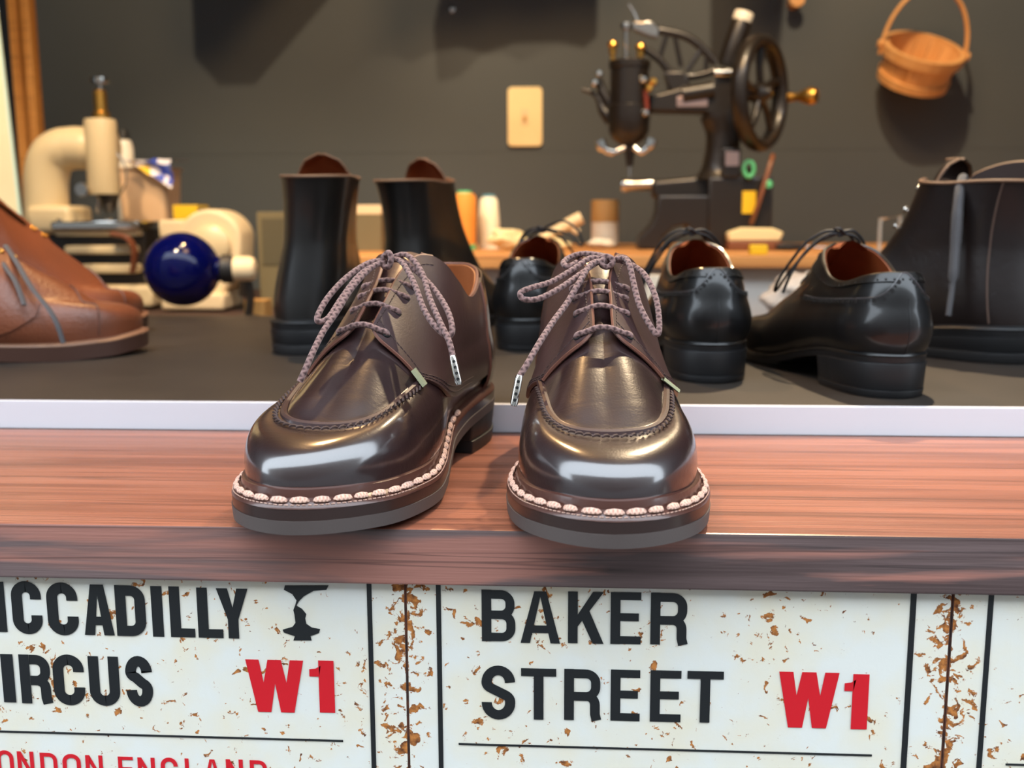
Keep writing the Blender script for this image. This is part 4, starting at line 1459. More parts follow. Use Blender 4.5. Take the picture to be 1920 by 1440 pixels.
def boot(label, loc, rotz, mirror, group, m, m_lin, tongue, m_sole, m_edge, sc=(1, 1, 1), heel_a=0.080, lean=0.0):
    root = shoe_root('leather_boot', label, loc, rotz, group, 'boot')
    rows = [(a, w * sc[0], (S[0] * sc[0], S[1], S[2] * (1 if a > 0.17 else sc[2])), (T[0] * sc[0], T[1], T[2] * (1 if a > 0.2 else sc[2])), n, e) for a, w, S, T, n, e in ROWS_BOOT]
    L = Loft(rows, FEATHER_BOOT, MEDIAL, mirror, 0.004)
    L.lean = lean
    upper_mesh('upper', L, m, root, 110, 34, crown_it=2)
    lining_mesh(L, m_lin, root, 0.19, off=-0.0026, w_lo=0.6)
    collar_edge(L, 0.166, 0.0015, m_edge, root)
    low_sole(L, root, M_STACK, m_sole, m_sole, heel_a, 0.0085, 0.0062, lift=0.010, m_lift=M_BLKRUBBER)
    if tongue:
        a0, hw, top, lean = tongue
        G = []
        for t in np.linspace(0, 1, 12):
            z = 0.13 + (top - 0.13) * t
            y = -(0.126 - 0.012 * t) + lean * t * t
            h = hw * (0.8 + 0.2 * math.sin(PI * min(t * 1.2, 1))) * math.sqrt(max(1 - max(0, (t - 0.72) / 0.2801) ** 2, 0.02))
            G.append([(a0 + h * math.sin(k), y + 0.020 * (1 - math.cos(k)), z) for k in np.linspace(-1.35, 1.35, 15)])
        G = np.array(G)
        tg = MB().grid(G).build('tongue', m, root)
        MB().grid(G + np.array((0, 0.0024, 0))).build('tongue_lining', m_lin, root)
        MB().tube([tuple(p) for p in np.vstack([G[5:-1, 0], G[-1], G[-2:4:-1, -1]])], 0.0014, 6).build('tongue_edge', m_edge, root)
    return root, L


M_STAY = mat('dim_stitch_brown', (84, 64, 54), 0.6)
M_DKSUEDE = mat('dark_brown_boot_inside', (46, 32, 27), 0.85)
M_BOOTEDGE = mat('worn_boot_edge', (122, 90, 66), 0.6)
bg_ = 'black boots with russet lining behind the left derby'
boot5, L5 = boot('black leather boot left of its mate, tongue pulled up, behind the left derby', (-0.279, 0.510, ZB), PI + R(2), -1, bg_, M_BLACKB, M_LINING2, (-0.012, 0.031, 0.202, 0.014), M_STACK, M_BOOTEDGE, lean=-0.13)
boot6, L6 = boot('black leather boot farther back, its toe showing between left derby and brogue', (-0.211, 0.655, ZB), PI + R(-21), 1, bg_, M_BLACKB, M_LINING2, (0.006, 0.030, 0.204, 0.012), M_STACK, M_BOOTEDGE, (0.93, 1, 1))
boot10, L10 = boot('dark brown lace-up boot at the right edge with a hanging slate grey lace', (0.424, 0.475, ZB), PI + R(40), 1, None, M_DKBOOT, M_DKSUEDE, (-0.014, 0.031, 0.190, 0.004), M_STACK, M_BOOTEDGE, (1.15, 1, 0.94), 0.21)

# ---- tan grained derby boots at the left edge
FEATHER_TAN = [(0, 0.022), (0.05, 0.0215), (0.08, 0.0205), (0.12, 0.0185), (0.16, 0.0165), (0.20, 0.0155), (0.25, 0.018), (0.284, 0.023)]
ROWS_TAN = remap(ROWS_DERBY, FEATHER_DERBY, FEATHER_TAN, 1.06, 1.02, 1.0, 1.05)


M_TANSEAM = mat('tan_seam', (92, 52, 36), 0.5)


def tan_shoe(label, loc, rotz, mirror, group, lace_paths, topk=1.05):
    root = shoe_root('grained_shoe', label, loc, rotz, group)
    L = Loft(remap(ROWS_DERBY, FEATHER_DERBY, FEATHER_TAN, 1.06, 1.02, 1.0, topk), FEATHER_TAN, MEDIAL, mirror, 0.005)
    upper_mesh('vamp', L, M_TAN, root, 130, 28)
    lining_mesh(L, M_LINING2, root, 0.158)
    collar_edge(L, 0.160, 0.0016, M_TAN, root)
    low_sole(L, root, M_TANWELT, M_TANSOLE, M_TANSOLE, None, 0.0160, 0.0065)
    for sd in (1, -1):
        nk, nj = 34, 16
        kk, jj = np.linspace(0, 1, nk), np.linspace(0, 1, nj)
        aT = np.interp(kk, [0, 0.5, 0.72, 1], [0.01, 0.145, 0.168, 0.222])
        aL = np.interp(kk, [0, 1], [0.01, 0.190])
        wL = np.interp(kk, [0, 0.5, 0.75, 1], [0.1, 0.12, 0.2, 0.55])
        uT = L.uof(aT, sd)
        t = np.clip((aT - 0.150) / 0.02, 0, 1)
        wT = 1.99 * (1 - t) + facing_w(L, uT, 0.006) * t
        J, K = np.meshgrid(jj, kk)
        a = aL[:, None] * (1 - J) + aT[:, None] * J + 0.010 * K ** 5 * np.sin(PI * J)
        W = wL[:, None] * (1 - J) + wT[:, None] * J
        q = patch('quarter', L, L.uof(a, sd), W, 0.0003, 0.0018, M_TAN, root)
        for at_ in (0.214, 0.198, 0.184, 0.174, 0.167):
            u = L.uof(at_, sd)
            w = facing_w(L, np.array(u), 0.014)
            p, n = Vector(L.at(u, w, 0.0026)), Vector(L.N(u, w))
            rg = [(0.0026 * math.cos(k), 0.0026 * math.sin(k), 0) for k in np.linspace(0, 2 * PI, 11)[:-1]]
            o = MB().tube(rg, 0.0010, 6, closed=True).build('eyelet', M_BRASS, root, loc=p)
            o.rotation_euler = n.to_track_quat('Z', 'Y').to_euler()
    # toe cap seam
    us = np.linspace(L.uof(0.238, 1), L.uof(0.238, -1), 40)
    ws = 0.05 + 1.55 * np.sin(np.linspace(0, PI, 40)) ** 0.7
    MB().tube([tuple(p) for p in L.at(us, np.minimum(ws, 1.6), 0.0004)], 0.0012, 6).build('cap_seam', M_TANSEAM, root)
    tz = 0.03 * (topk - 1.05) / 0.25
    tp = []
    for a, z, hw in ((0.150, 0.106, 0.013), (0.132, 0.120, 0.018), (0.117, 0.131, 0.021), (0.108, 0.138, 0.020), (0.103, 0.141, 0.014)):
        tp.append([(x * hw, -a + 0.004 * x * x, z + tz - 0.005 * x * x) for x in np.linspace(-1, 1, 9)])
    tp = np.array(tp)
    mb = MB()
    mb.grid(tp)
    mb.grid(tp - np.array((0, -0.0018, 0.001)))
    mb.build('tongue', M_TAN, root)
    inv = (Matrix.Translation(loc) @ Matrix.Rotation(rotz, 4, 'Z')).inverted()
    if lace_paths:
        lace = thing_part('lace', root)
        for nm, pts in lace_paths.items():
            MB().tube(smooth_path([inv @ Vector(p) for p in pts], 6), 0.0026, 8, flat=(0.45, 1)).build(nm, M_GLACE, lace)
    return root, L


tg = 'brown grained leather shoes at the left edge'
tan3, L3 = tan_shoe('brown grained leather shoe nearest at the left edge with long grey laces hanging', (-0.700, 0.405, ZB), R(90 + 29), 1, tg,
    {'lace_strand': [(-0.5723, 0.4800, 0.1352), (-0.5481, 0.4620, 0.1112), (-0.5321, 0.4500, 0.0967), (-0.5188, 0.4380, 0.0764)], 'lace_strand.001': [(-0.5622, 0.4900, 0.1308), (-0.5415, 0.4700, 0.1160), (-0.5168, 0.4500, 0.0916), (-0.4948, 0.4370, 0.0725), (-0.4857, 0.4330, 0.0579), (-0.4808, 0.4320, 0.0410)]})
tan4, L4 = tan_shoe('brown grained leather shoe standing behind the one with grey laces', (-0.714, 0.523, ZB), R(90 + 53), -1, tg, None, 1.30)

# ------------------------------------------------------------------ back of the workshop
ZT = 0.0985          # bench top


class Grid:
    """drawing grid of one machine: sheet units to metres in its local frame; the sheet is an elevation seen in perspective,
    so parts nearer or farther than the sheet (d) are scaled about the eye height and sheet verticals are straightened"""

    def __init__(self, x0, y0, k, X0, zb, dist=1.82):
        self.x0, self.y0, self.k, self.X0, self.hz, self.dist = x0, y0, k, X0, 0.157 - zb, dist

    def __call__(self, x, y, d=0.0):
        xs = x + (self.y0 - y) * (1011 - x) / 12100.0
        f = d / self.dist
        lx, lz = (xs - self.x0) * self.k, (self.y0 - y) * self.k
        return (lx + (self.X0 + lx) * f, d, lz + (lz - self.hz) * f)

    def box(self, mb, xa, xb, ya, yb, d0, d1):
        a, b = self(xa, yb, min(d0, d1)), self(xb, ya, min(d0, d1))
        return mb.box(a[0], b[0], d0, d1, a[2], b[2])


def rot_to(v):
    return Vector(v).to_track_quat('Z', 'Y').to_matrix().to_4x4()


# ---- ivory skiving machine
px_ = (-0.8526, 1.3000, -0.0095)
G = Grid(190, 585, 0.000943, px_[0], 0.0)
sk = thing('sewing_machine', 'ivory post sewing machine with brass top screw at the left', 'sewing machine', (px_[0], 1.30, 0.0))
mb = MB()
mb.tube(smooth_path([G(84, 445), G(84, 390), G(84, 340), G(96, 305), G(128, 291), G(175, 292), G(215, 294)], 6), [0.038] * 24 + [0.037] * 6 + [0.034] * 7, 20)
mb.build('arm', M_IVORY, sk, smooth=60)
G.box(MB(), 44, 128, 395, 448, -0.045, 0.045).build('post', M_IVORY, sk, bevel=0.01, bevel_seg=3)
T = Matrix.Translation
k = G.k
MB().lathe([(0.0255, 0), (0.027, 0.004), (0.027, 0.120), (0.0255, 0.127), (0.0, 0.127)], 28, T(G(198, 375, -0.02))).build('head', M_IVORY, sk)
h = MB()
h.lathe([(0.0145, 0), (0.0145, 0.012), (0.011, 0.014), (0.011, 0.046), (0.009, 0.048), (0.009, 0.05)], 20, T(G(192, 240, -0.02)))
h.build('adjusting_screw', M_BRASS, sk)
MB().lathe([(0.004, 0), (0.004, 0.010), (0.0155, 0.011), (0.0165, 0.015), (0.0155, 0.020), (0, 0.020)], 20, T(G(190, 187, -0.02))).build('screw_knob', M_CHROME, sk)
MB().lathe([(0.005, 0), (0.013, 0.012), (0.019, 0.030), (0.019, 0.036)], 18, T(G(207, 410, -0.02))).build('presser_foot', M_DARKIRON, sk)
MB().tube([G(185, 375, -0.02), G(185, 410, -0.02)], 0.0035, 8).build('needle_bar', M_STEEL, sk)
tk = MB().lathe([(0.0, 0), (0.011, 0.001), (0.012, 0.006), (0.011, 0.010), (0, 0.010)], 18, T(G(157, 366, -0.045)) @ rot_to((0, -1, 0))).build('thumb_screw', M_STEEL, sk)
MB().tube([G(157, 366, -0.044), G(180, 366, -0.03)], 0.004, 8).build('screw_shaft', M_STEEL, tk)
MB().tube(smooth_path([G(222, 300, -0.04), G(236, 320, -0.04), G(240, 350, -0.04), G(230, 372, -0.04), G(222, 380, -0.035)], 6), 0.0016, 8).build('tension_wire', M_STEEL, sk)
G.box(MB(), 92, 262, 424, 440, -0.06, 0.06).build('bed_plate', M_CHROME, sk, bevel=0.003)
G.box(MB(), 100, 262, 440, 452, -0.05, 0.05).build('bed_rail', M_IVORY, sk, bevel=0.003)
G.box(MB(), 118, 250, 470, 486, -0.062, 0.05).build('cross_bar', M_IVORY, sk, bevel=0.004)
G.box(MB(), 150, 255, 505, 522, -0.062, 0.05).build('cross_bar', M_IVORY, sk, bevel=0.004)
G.box(MB(), 95, 275, 440, 560, -0.03, 0.05).build('recess_shade_block', M_DARKIRON, sk, bevel=0.002)  # dark block put in for the shade in the gaps between the bars
G.box(MB(), 60, 290, 545, 585, -0.07, 0.07).build('base', M_IVORY, sk, bevel=0.006)
for x in (110, 205):
    MB().lathe([(0, 0), (0.006, 0), (0.006, 0.004), (0, 0.006)], 14, T(G(x, 424, -0.045))).build('bed_screw', M_CHROME, sk)
MB().tube(smooth_path([G(212, 448, -0.075), G(242, 456, -0.075), G(256, 480, -0.075), G(252, 520, -0.075)], 6), 0.010, 10, flat=(0.4, 1)).build('leather_belt', M_TAN, sk)

# ---- cream motor unit behind the blue bulb
pm = (-0.6259, 1.2400, -0.0037)
Gm = Grid(400, 585, 0.00092, pm[0], 0.0, 1.77)
mo = thing('bench_motor', 'cream bench motor with a domed pulley guard behind the blue bulb', 'motor', (pm[0], 1.24, 0.0))
dome = [Gm(352, 560)[::2], Gm(350, 500)[::2]] + [(Gm(405, 472)[0] + 0.055 * math.cos(R(a)), Gm(405, 456)[2] + 0.052 * math.sin(R(a))) for a in range(170, 9, -10)] + [Gm(462, 500)[::2], Gm(466, 520)[::2], Gm(440, 540)[::2], Gm(420, 570)[::2], Gm(380, 574)[::2]]
MB().prism(dome, -0.03, 0.05).build('pulley_guard', M_CREAM, mo, bevel=0.007, bevel_seg=3)
MB().lathe([(0.0, 0), (0.024, 0), (0.032, 0.006), (0.032, 0.02)], 26, T(Gm(392, 465, -0.047)) @ rot_to((0, 1, 0))).build('guard_boss', M_IVORY, mo)
Gm.box(MB(), 295, 392, 418, 452, -0.02, 0.05).build('belt_cover', M_CREAM, mo, bevel=0.006)
Gm.box(MB(), 300, 420, 555, 585, -0.05, 0.05).build('motor_foot', M_CREAM, mo, bevel=0.005)
MB().tube([Gm(458, 560, -0.02), Gm(458, 520, -0.02)], 0.008, 10).build('clamp_screw', M_DARKIRON, mo)

# ---- cobalt blue bulb lamp
pb = (-0.5832, 1.0000, 0.0815)
bl = thing('bulb_lamp', 'cobalt blue glass bulb in a cream socket beside the sewing machine', 'lamp', (pb[0], 1.00, 0.0))
rb = 0.0545
zb = pb[2]
prof = [(rb * math.sin(a), -rb * math.cos(a)) for a in np.linspace(0.02, PI - 0.36, 30)] + [(0.018, rb * 1.0), (0.017, rb * 1.08)]
MB().lathe(prof, 40, T((0, 0, zb)) @ rot_to((1, 0.12, 0.0))).build('glass_bulb', M_BLUEGLASS, bl, smooth=80)
MB().lathe([(0.0165, 0), (0.021, 0.003), (0.021, 0.016), (0.018, 0.02)], 24, T((rb * 1.02, rb * 0.12, zb)) @ rot_to((1, 0.12, 0))).build('collar', M_BLKRUBBER, bl)
MB().lathe([(0.0, 0), (0.0175, 0), (0.0185, 0.004), (0.0185, 0.026), (0.015, 0.033), (0.006, 0.036), (0, 0.036)], 24, T((rb * 1.02 + 0.017, rb * 0.12 + .002, zb)) @ rot_to((1, 0.12, 0))).build('socket', M_CREAM, bl)
MB().tube(smooth_path([(0.093, 0.012, zb - 0.012), (0.096, 0.014, zb - 0.04), (0.092, 0.014, 0.012)], 6), 0.006, 10).build('support_rod', M_DARKIRON, bl)
MB().lathe([(0.0, 0), (0.026, 0), (0.026, 0.008), (0.01, 0.013), (0, 0.013)], 24, T((0.092, 0.014, 0))).build('foot', M_DARKIRON, bl)
p = (-0.4906, 1.0600, 0.0368)
o = MB().box(-0.016, 0.016, -0.02, 0.02, 0, 0.032).build('small_box', M_KRAFT, loc=(p[0], 1.06, 0.0), bevel=0.001)
tag(o, 'small cream box on the counter between the bulb lamp and the boot', 'box')

# ---- tub, bottle and card box around the machines
p = (-0.8327, 1.5000, 0.1501)
tub = thing('food_tub', 'beige plastic tub with crumpled colourful printed film behind the ivory machine', 'tub', (p[0], 1.50, 0.0))
zt = p[2]
kk_ = 0.00105


def rrect(cx, cy, hx, hy, z, n=8, r=0.012):
    out = []
    for qx, qy, a0 in ((1, 1, 0), (-1, 1, 90), (-1, -1, 180), (1, -1, 270)):
        for i in range(n):
            a = R(a0 + 90 * i / (n - 1))
            out.append((cx + qx * (hx - r) + r * math.cos(a), cy + qy * (hy - r) + r * math.sin(a), z))
    return out


secs = [rrect(0, 0, 0.043, 0.040, 0.0), rrect(0, 0, 0.044, 0.041, zt), rrect(0, 0, 0.049, 0.045, zt + 0.096), rrect(0, 0, 0.052, 0.048, zt + 0.098), rrect(0, 0, 0.052, 0.048, zt + 0.102)]
A = np.array(secs)
mb = MB().grid(A, closed_v=True)
nn = len(secs[0])
mb.f.append(tuple(range(nn)))
mb.f.append(tuple(range(4 * nn, 5 * nn)))
mb.build('tub_body', M_TUB, tub, smooth=40)
film = mat('printed_film', (236, 232, 240), 0.35)
nt = film.node_tree
v = nt.nodes.new('ShaderNodeTexVoronoi')
v.inputs['Scale'].default_value = 42
tc = nt.nodes.new('ShaderNodeTexCoord')
nt.links.new(tc.outputs['Object'], v.inputs['Vector'])
cr = nt.nodes.new('ShaderNodeValToRGB')
cr.color_ramp.interpolation = 'CONSTANT'
el = cr.color_ramp.elements
el[0].position, el[0].color = 0.0, srgb(70, 90, 190)
el[1].position, el[1].color = 0.25, srgb(236, 232, 240)
for pos, c in ((0.6, (244, 200, 60)), (0.72, (220, 80, 110)), (0.82, (120, 140, 220)), (0.9, (240, 236, 240))):
    e_ = el.new(pos)
    e_.color = srgb(*c)
sp = nt.nodes.new('ShaderNodeSeparateColor')
nt.links.new(v.outputs['Color'], sp.inputs['Color'])
nt.links.new(sp.outputs['Red'], cr.inputs['Fac'])
nt.links.new(cr.outputs['Color'], nt.nodes['Principled BSDF'].inputs['Base Color'])
rng = random.Random(3)
Gf = []
for i in range(7):
    row = []
    for j in range(9):
        x = -0.020 + 0.088 * j / 8
        dz = 0.114 - 0.054 * (i / 6) * (j / 8) ** 1.2 + rng.uniform(-1, 1) * 0.003
        row.append((x, -0.058 - 0.006 * math.sin(i * 1.3) - rng.uniform(0, 0.003), zt + dz))
    Gf.append(row)
Gf = np.array(Gf)
fm = MB()
fm.grid(Gf)
fm.grid(Gf + np.array((0, 0.0015, 0)))
fm.grid(np.stack([Gf[0], np.array([(x, 0.04, zt + 0.118) for x in Gf[0, :, 0]])]))
fm.build('printed_film', film, tub)
p = (-0.9018, 1.5500, 0.1501)
bt = thing('spray_bottle', 'small white bottle with a black cap behind the head of the ivory machine', 'bottle', (p[0], 1.55, 0.0))
zt2 = p[2]
MB().lathe([(0.0, 0), (0.017, 0), (0.018, 0.004), (0.018, zt2 + 0.145), (0.014, zt2 + 0.158), (0.010, zt2 + 0.16)], 24).build('bottle_body', M_WHITE, bt)
MB().lathe([(0.0105, 0), (0.0105, 0.015), (0.006, 0.022), (0, 0.023)], 18, T((0, 0, zt2 + 0.158))).build('cap', M_BLKRUBBER, bt)
p = (-0.6983, 1.3400, 0.1532)
cb = thing('card_box', 'yellow card box lying on the cream motor cover', 'box', (p[0], 1.36, 0))
MB().box(-0.024, 0.020, -0.03, 0.03, p[2], p[2] + 0.026).build('carton', M_YELLOW, cb, bevel=0.001)
MB().box(0.020, 0.034, -0.026, 0.026, p[2], p[2] + 0.021).build('end_flap', M_OLIVE, cb, bevel=0.001)
MB().box(-0.022, 0.032, -0.028, 0.028, 0.0, p[2]).build('carton_stand', M_DARKIRON, cb, bevel=0.001)

# ---- tall cream paper board at the far left
pp_ = (-0.7735, 0.8800, 0.1422)
pv = [(-0.9105, 0.8800, 0.1354), (-0.7545, 0.8800, 0.1349)]
pb_ = thing('paper_board', 'tall cream paper board with a pale blue edge at the far left', 'board', (pv[1][0], 0.88, ZB + 0.0005), (0, R(-2.2), 0))
xr = pv[1][0]
MB().box(-0.16, 0, -0.003, 0.003, 0, 0.60).build('paper_sheet', M_PAPER, pb_, bevel=0.0006)
MB().box(0, 0.003, -0.0025, 0.0025, 0, 0.60).build('blue_edge', mat('pale_blue_edge', (206, 222, 196), 0.7), pb_)

# ---- things on the bench
p = (-0.2008, 1.3500, 0.0985)
sp1 = thing('thread_spool', 'orange thread spool with green ends on the bench', 'thread spool', (p[0], p[1], ZT), group='thread spools on the bench')
q = (p[1] + 0.5035) / 1940.0
MB().lathe([(0.0, 0), (21 * q, 0), (21 * q, 9 * q), (19 * q, 10 * q)], 26).build('spool_foot', M_GREEN, sp1)
MB().lathe([(0.0, 9 * q), (21 * q, 10 * q), (23 * q, 60 * q), (22 * q, 96 * q), (17 * q, 103 * q), (0, 104 * q)], 28).build('thread', M_ORANGE, sp1)
MB().lathe([(0.0, 103 * q), (14 * q, 103 * q), (13 * q, 108 * q), (0, 108 * q)], 24).build('spool_top', M_GREEN, sp1)
p = (-0.1628, 1.4086, 0.0985)
sp2 = thing('thread_spool', 'white thread spool with a blue top right of the orange spool', 'thread spool', (p[0], p[1], ZT), group='thread spools on the bench')
MB().lathe([(0.0, 0), (20 * q, 0), (20 * q, 6 * q), (18 * q, 7 * q)], 26).build('spool_foot', M_WHITE, sp2)
MB().lathe([(0.0, 6 * q), (20 * q, 7 * q), (21 * q, 50 * q), (17 * q, 92 * q), (13 * q, 97 * q), (0, 97 * q)], 28).build('thread', M_WTHREAD, sp2)
MB().lathe([(0.0, 96 * q), (13 * q, 96 * q), (12 * q, 102 * q), (0, 103 * q)], 24).build('spool_top', M_TEAL, sp2)


def crumple(name, label, cat, m, loc, size, seed, amp=0.35, sub=4):
    bm = bmesh.new()
    bmesh.ops.create_icosphere(bm, subdivisions=sub, radius=1.0)
    from mathutils import noise
    for v in bm.verts:
        d = noise.noise(v.co * 1.7 + Vector((seed, 0, 0))) * amp + noise.noise(v.co * 4.1 + Vector((0, seed, 0))) * amp * 0.5
        v.co *= 1 + d
        v.co = Vector((v.co.x * size[0], v.co.y * size[1], v.co.z * size[2]))
    lo = min(v.co.z for v in bm.verts)
    for v in bm.verts:
        v.co.z -= lo
        if v.co.z < size[2] * 0.25:
            v.co.z = v.co.z * 0.3
    for f in bm.faces:
        f.smooth = True
    me = bpy.data.meshes.new(name)
    bm.to_mesh(me)
    bm.free()
    return tag(link(name, me, m, None, loc), label, cat)


p = (-0.1221, 1.2870, 0.0985)
crumple('crumpled_paper', 'crumpled cream paper on the bench just right of the white spool', 'paper', M_BRISTLE, (p[0], p[1] + 0.01, ZT), (0.030, 0.022, 0.017), 2.1)
p = (-0.0669, 1.2833, 0.0985)
crumple('cloth_scrap', 'pale cloth scrap lying on the bench behind the half hidden brogue', 'cloth', M_BRISTLE, (p[0] + 0.01, p[1] + 0.01, ZT), (0.040, 0.022, 0.009), 7.7)
p = (-0.0264, 1.3200, 0.1433)
tl = thing('awl_handle', 'pale tool handle leaning diagonally behind the half hidden brogue', 'tool', (p[0], 1.32, ZT))
MB().tube(smooth_path([(-0.055, 0, 0.008), (-0.02, 0, 0.028), (0.015, 0, 0.047), (0.033, 0, 0.056)], 5), [0.006] * 3 + [0.009] * 6 + [0.011] * 6 + [0.010], 12).build('handle', M_CREAM, tl)
MB().tube([(0.012, 0, 0.040), (0.028, 0, 0.030)], 0.006, 10).build('clip', M_CREAM, tl)
MB().tube([(-0.054, 0, 0.009), (-0.085, 0, 0.0025)], 0.0025, 8).build('blade', M_STEEL, tl)
p = (0.0502, 1.4500, 0.1105)
q = (1.45 + 0.5035) / 1940.0
jr = thing('glue_jar', 'white jar with a tall tan lid left of the black machine', 'jar', (p[0], 1.45, ZT))
MB().lathe([(0.0, 0), (23 * q, 0), (23 * q, 5 * q)], 26).build('jar_base', M_KRAFT, jr)
MB().lathe([(0.0, 5 * q), (25 * q, 5 * q), (25 * q, 46 * q), (24 * q, 47 * q)], 26).build('jar_body', M_WHITE, jr)
MB().lathe([(0.0, 47 * q), (25.5 * q, 47 * q), (25.5 * q, 85 * q), (24 * q, 87 * q), (0, 87 * q)], 26).build('lid', M_KRAFT, jr)
p = (0.0065, 1.3958, 0.0985)
crumple('paper_scrap', 'small white paper scrap on the bench in front of the jar', 'paper', M_WHITE, (p[0] + 0.035, p[1], ZT), (0.022, 0.018, 0.008), 4.4)
p = (-0.5183, 1.3000, 0.1268)
ob = thing('olive_box', 'tall olive grey box mostly hidden behind the left black boot', 'box', (p[0], 1.30, 0))
MB().box(-0.034, 0.034, -0.03, 0.03, 0, 0.166).build('box_body', M_OLIVE, ob, bevel=0.002)
MB().box(-0.026, 0.026, -0.0315, -0.0295, 0.075, 0.155).build('front_panel', mat('olive_panel', (86, 78, 56), 0.8), ob, bevel=0.0006)
p = (-0.3596, 1.3000, 0.1612)
cs = thing('cream_carton', 'cream carton standing between the two black boots on the bench', 'box', (p[0], 1.30, ZT))
MB().box(-0.022, 0.022, -0.02, 0.02, 0, p[2] - ZT).build('carton_body', M_OLIVE, cs, bevel=0.001)
MB().box(-0.023, 0.023, -0.021, 0.021, p[2] - ZT, p[2] - ZT + 0.016).build('carton_lid', M_CREAM, cs, bevel=0.001)

# brush, yellow block, tool right of the machine
p = (0.2948, 1.2592, 0.0985)
br = thing('hand_brush', 'brown wooden brush with cream bristles facing up below the hand wheel', 'brush', (p[0], p[1] + 0.02, ZT))
MB().prism([(-0.044, 0), (0.040, 0), (0.046, 0.006), (0.044, 0.016), (-0.044, 0.016)], -0.018, 0.018).build('brush_back', M_BRUSHWOOD, br, bevel=0.003)
bm_ = MB()
rng = random.Random(9)
bm_.prism([(-0.043, 0.016), (0.042, 0.016), (0.048, 0.030), (0.030, 0.037), (-0.020, 0.038), (-0.044, 0.030)], -0.016, 0.016)
bm_.build('bristles', M_BRISTLE, br, bevel=0.003)
p = (0.2678, 1.0686, 0.0985)
o = MB().box(-0.013, 0.013, -0.009, 0.009, 0, 0.015).build('wax_block', M_YELLOW, loc=(p[0], p[1] - 0.0, ZT), bevel=0.002)
tag(o, 'small yellow wax block on the bench in front of the brush', 'wax block')
p = (0.3494, 1.2556, 0.0985)
sd = thing('screwdriver', 'slim black handled tool lying on the bench right of the brush', 'tool', (p[0], p[1], ZT))
MB().lathe([(0.0, 0), (0.005, 0.001), (0.006, 0.02), (0.005, 0.045), (0.003, 0.05)], 12, T((-0.02, 0, 0.006)) @ rot_to((1, 0.2, 0))).build('grip', M_BLKRUBBER, sd)
MB().tube([(0.028, 0.0096, 0.006), (0.07, 0.018, 0.004)], 0.0018, 8).build('shaft', M_STEEL, sd)
p = (0.3209, 1.2056, 0.0000)
bagp = crumple('plastic_bag', 'crumpled clear plastic bag behind the display board between the brogues', 'bag', M_BAG, (p[0], 0.995, 0.0), (0.052, 0.034, 0.036), 5.2, 0.25)
p = (0.4635, 1.0200, 0.1060)
st_ = thing('acrylic_stand', 'clear acrylic stand with a square loop beside the dark lace-up boot', 'stand', (p[0], 1.08, ZT))
M_ACR = mat('clear_acrylic', (236, 232, 224), 0.08, trans=0.7)
MB().tube([(-0.016, 0, 0.006), (-0.016, 0, 0.052), (0.012, 0, 0.056), (0.014, 0, 0.008)], 0.0032, 8).build('loop', M_ACR, st_)
MB().box(-0.035, 0.02, -0.012, 0.012, 0, 0.006).build('stand_base', M_ACR, st_, bevel=0.001)
p = (0.1093, 1.2116, 0.0000)
o = MB().box(-0.011, 0.011, -0.01, 0.01, 0, 0.073).build('white_carton', M_WHITE, loc=(p[0], 1.0, 0.0), bevel=0.001)
tag(o, 'narrow white carton standing upright behind the right derby', 'box')

# ---- black hand-cranked patching machine
pk = (0.2207, 1.3400, 0.0960)
K = Grid(1320, 470, 0.000945, pk[0], ZT)
bk = thing('patching_machine', 'black hand-cranked leather patching machine with a large spoked wheel on the bench', 'sewing machine', (pk[0], 1.36, ZT))
mb = MB()
mb.prism([K(1196, 468)[::2], K(1200, 448)[::2], K(1222, 425)[::2], K(1232, 400)[::2], K(1234, 372)[::2], K(1330, 372)[::2], K(1330, 440)[::2], K(1300, 440)[::2], K(1284, 425)[::2], K(1262, 430)[::2], K(1240, 452)[::2], K(1236, 470)[::2]], -0.045, 0.045)
mb.build('front_foot', M_DARKIRON, bk, bevel=0.004)
K.box(MB(), 1328, 1452, 338, 470, -0.05, 0.05).build('pedestal', M_DARKIRON, bk, bevel=0.005)
mb = MB()
mb.prism([K(1224, 376)[::2], K(1224, 344)[::2], K(1300, 338)[::2], K(1345, 330)[::2], K(1345, 382)[::2], K(1240, 380)[::2]], -0.02, 0.02)
mb.build('cylinder_bed', M_DARKIRON, bk, bevel=0.008, bevel_seg=3)
MB().lathe([(0.0, 0), (0.0105, 0), (0.012, 0.003), (0.012, 0.012), (0.010, 0.013), (0.010, 0.055)], 20, T(K(1168, 352, -0.0)) @ rot_to((1, 0, 0.02))).build('bed_tip', M_STEEL, bk)
mb = MB()
mb.tube(smooth_path([K(1352, 345), K(1356, 300), K(1358, 255), K(1352, 222)], 6), [0.050, 0.044, 0.038, 0.035, 0.033, 0.032, 0.031, 0.030, 0.030, 0.030, 0.030, 0.030, 0.031, 0.032, 0.033, 0.034, 0.035, 0.035, 0.035], 20, flat=(1, 0.9)).build('column', M_DARKIRON, bk)
mb = MB()
mb.prism([K(1218, 222)[::2], K(1218, 190)[::2], K(1240, 188)[::2], K(1280, 178)[::2], K(1330, 168)[::2], K(1385, 150)[::2], K(1392, 240)[::2], K(1345, 236)[::2], K(1320, 225)[::2]], -0.022, 0.022)
mb.build('arm', M_DARKIRON, bk, bevel=0.006, bevel_seg=3)
MB().tube([K(1282, 190, -0.018), K(1340, 182, -0.018)], 0.015, 14).build('arm_barrel', M_DARKIRON, bk)
pl_ = K.box(MB(), 1272, 1330, 193, 211, -0.0245, -0.0215).build('name_plate', M_PINKPLATE, bk, bevel=0.0008)
pl_['label'] = 'pinkish nickel plate on the arm'
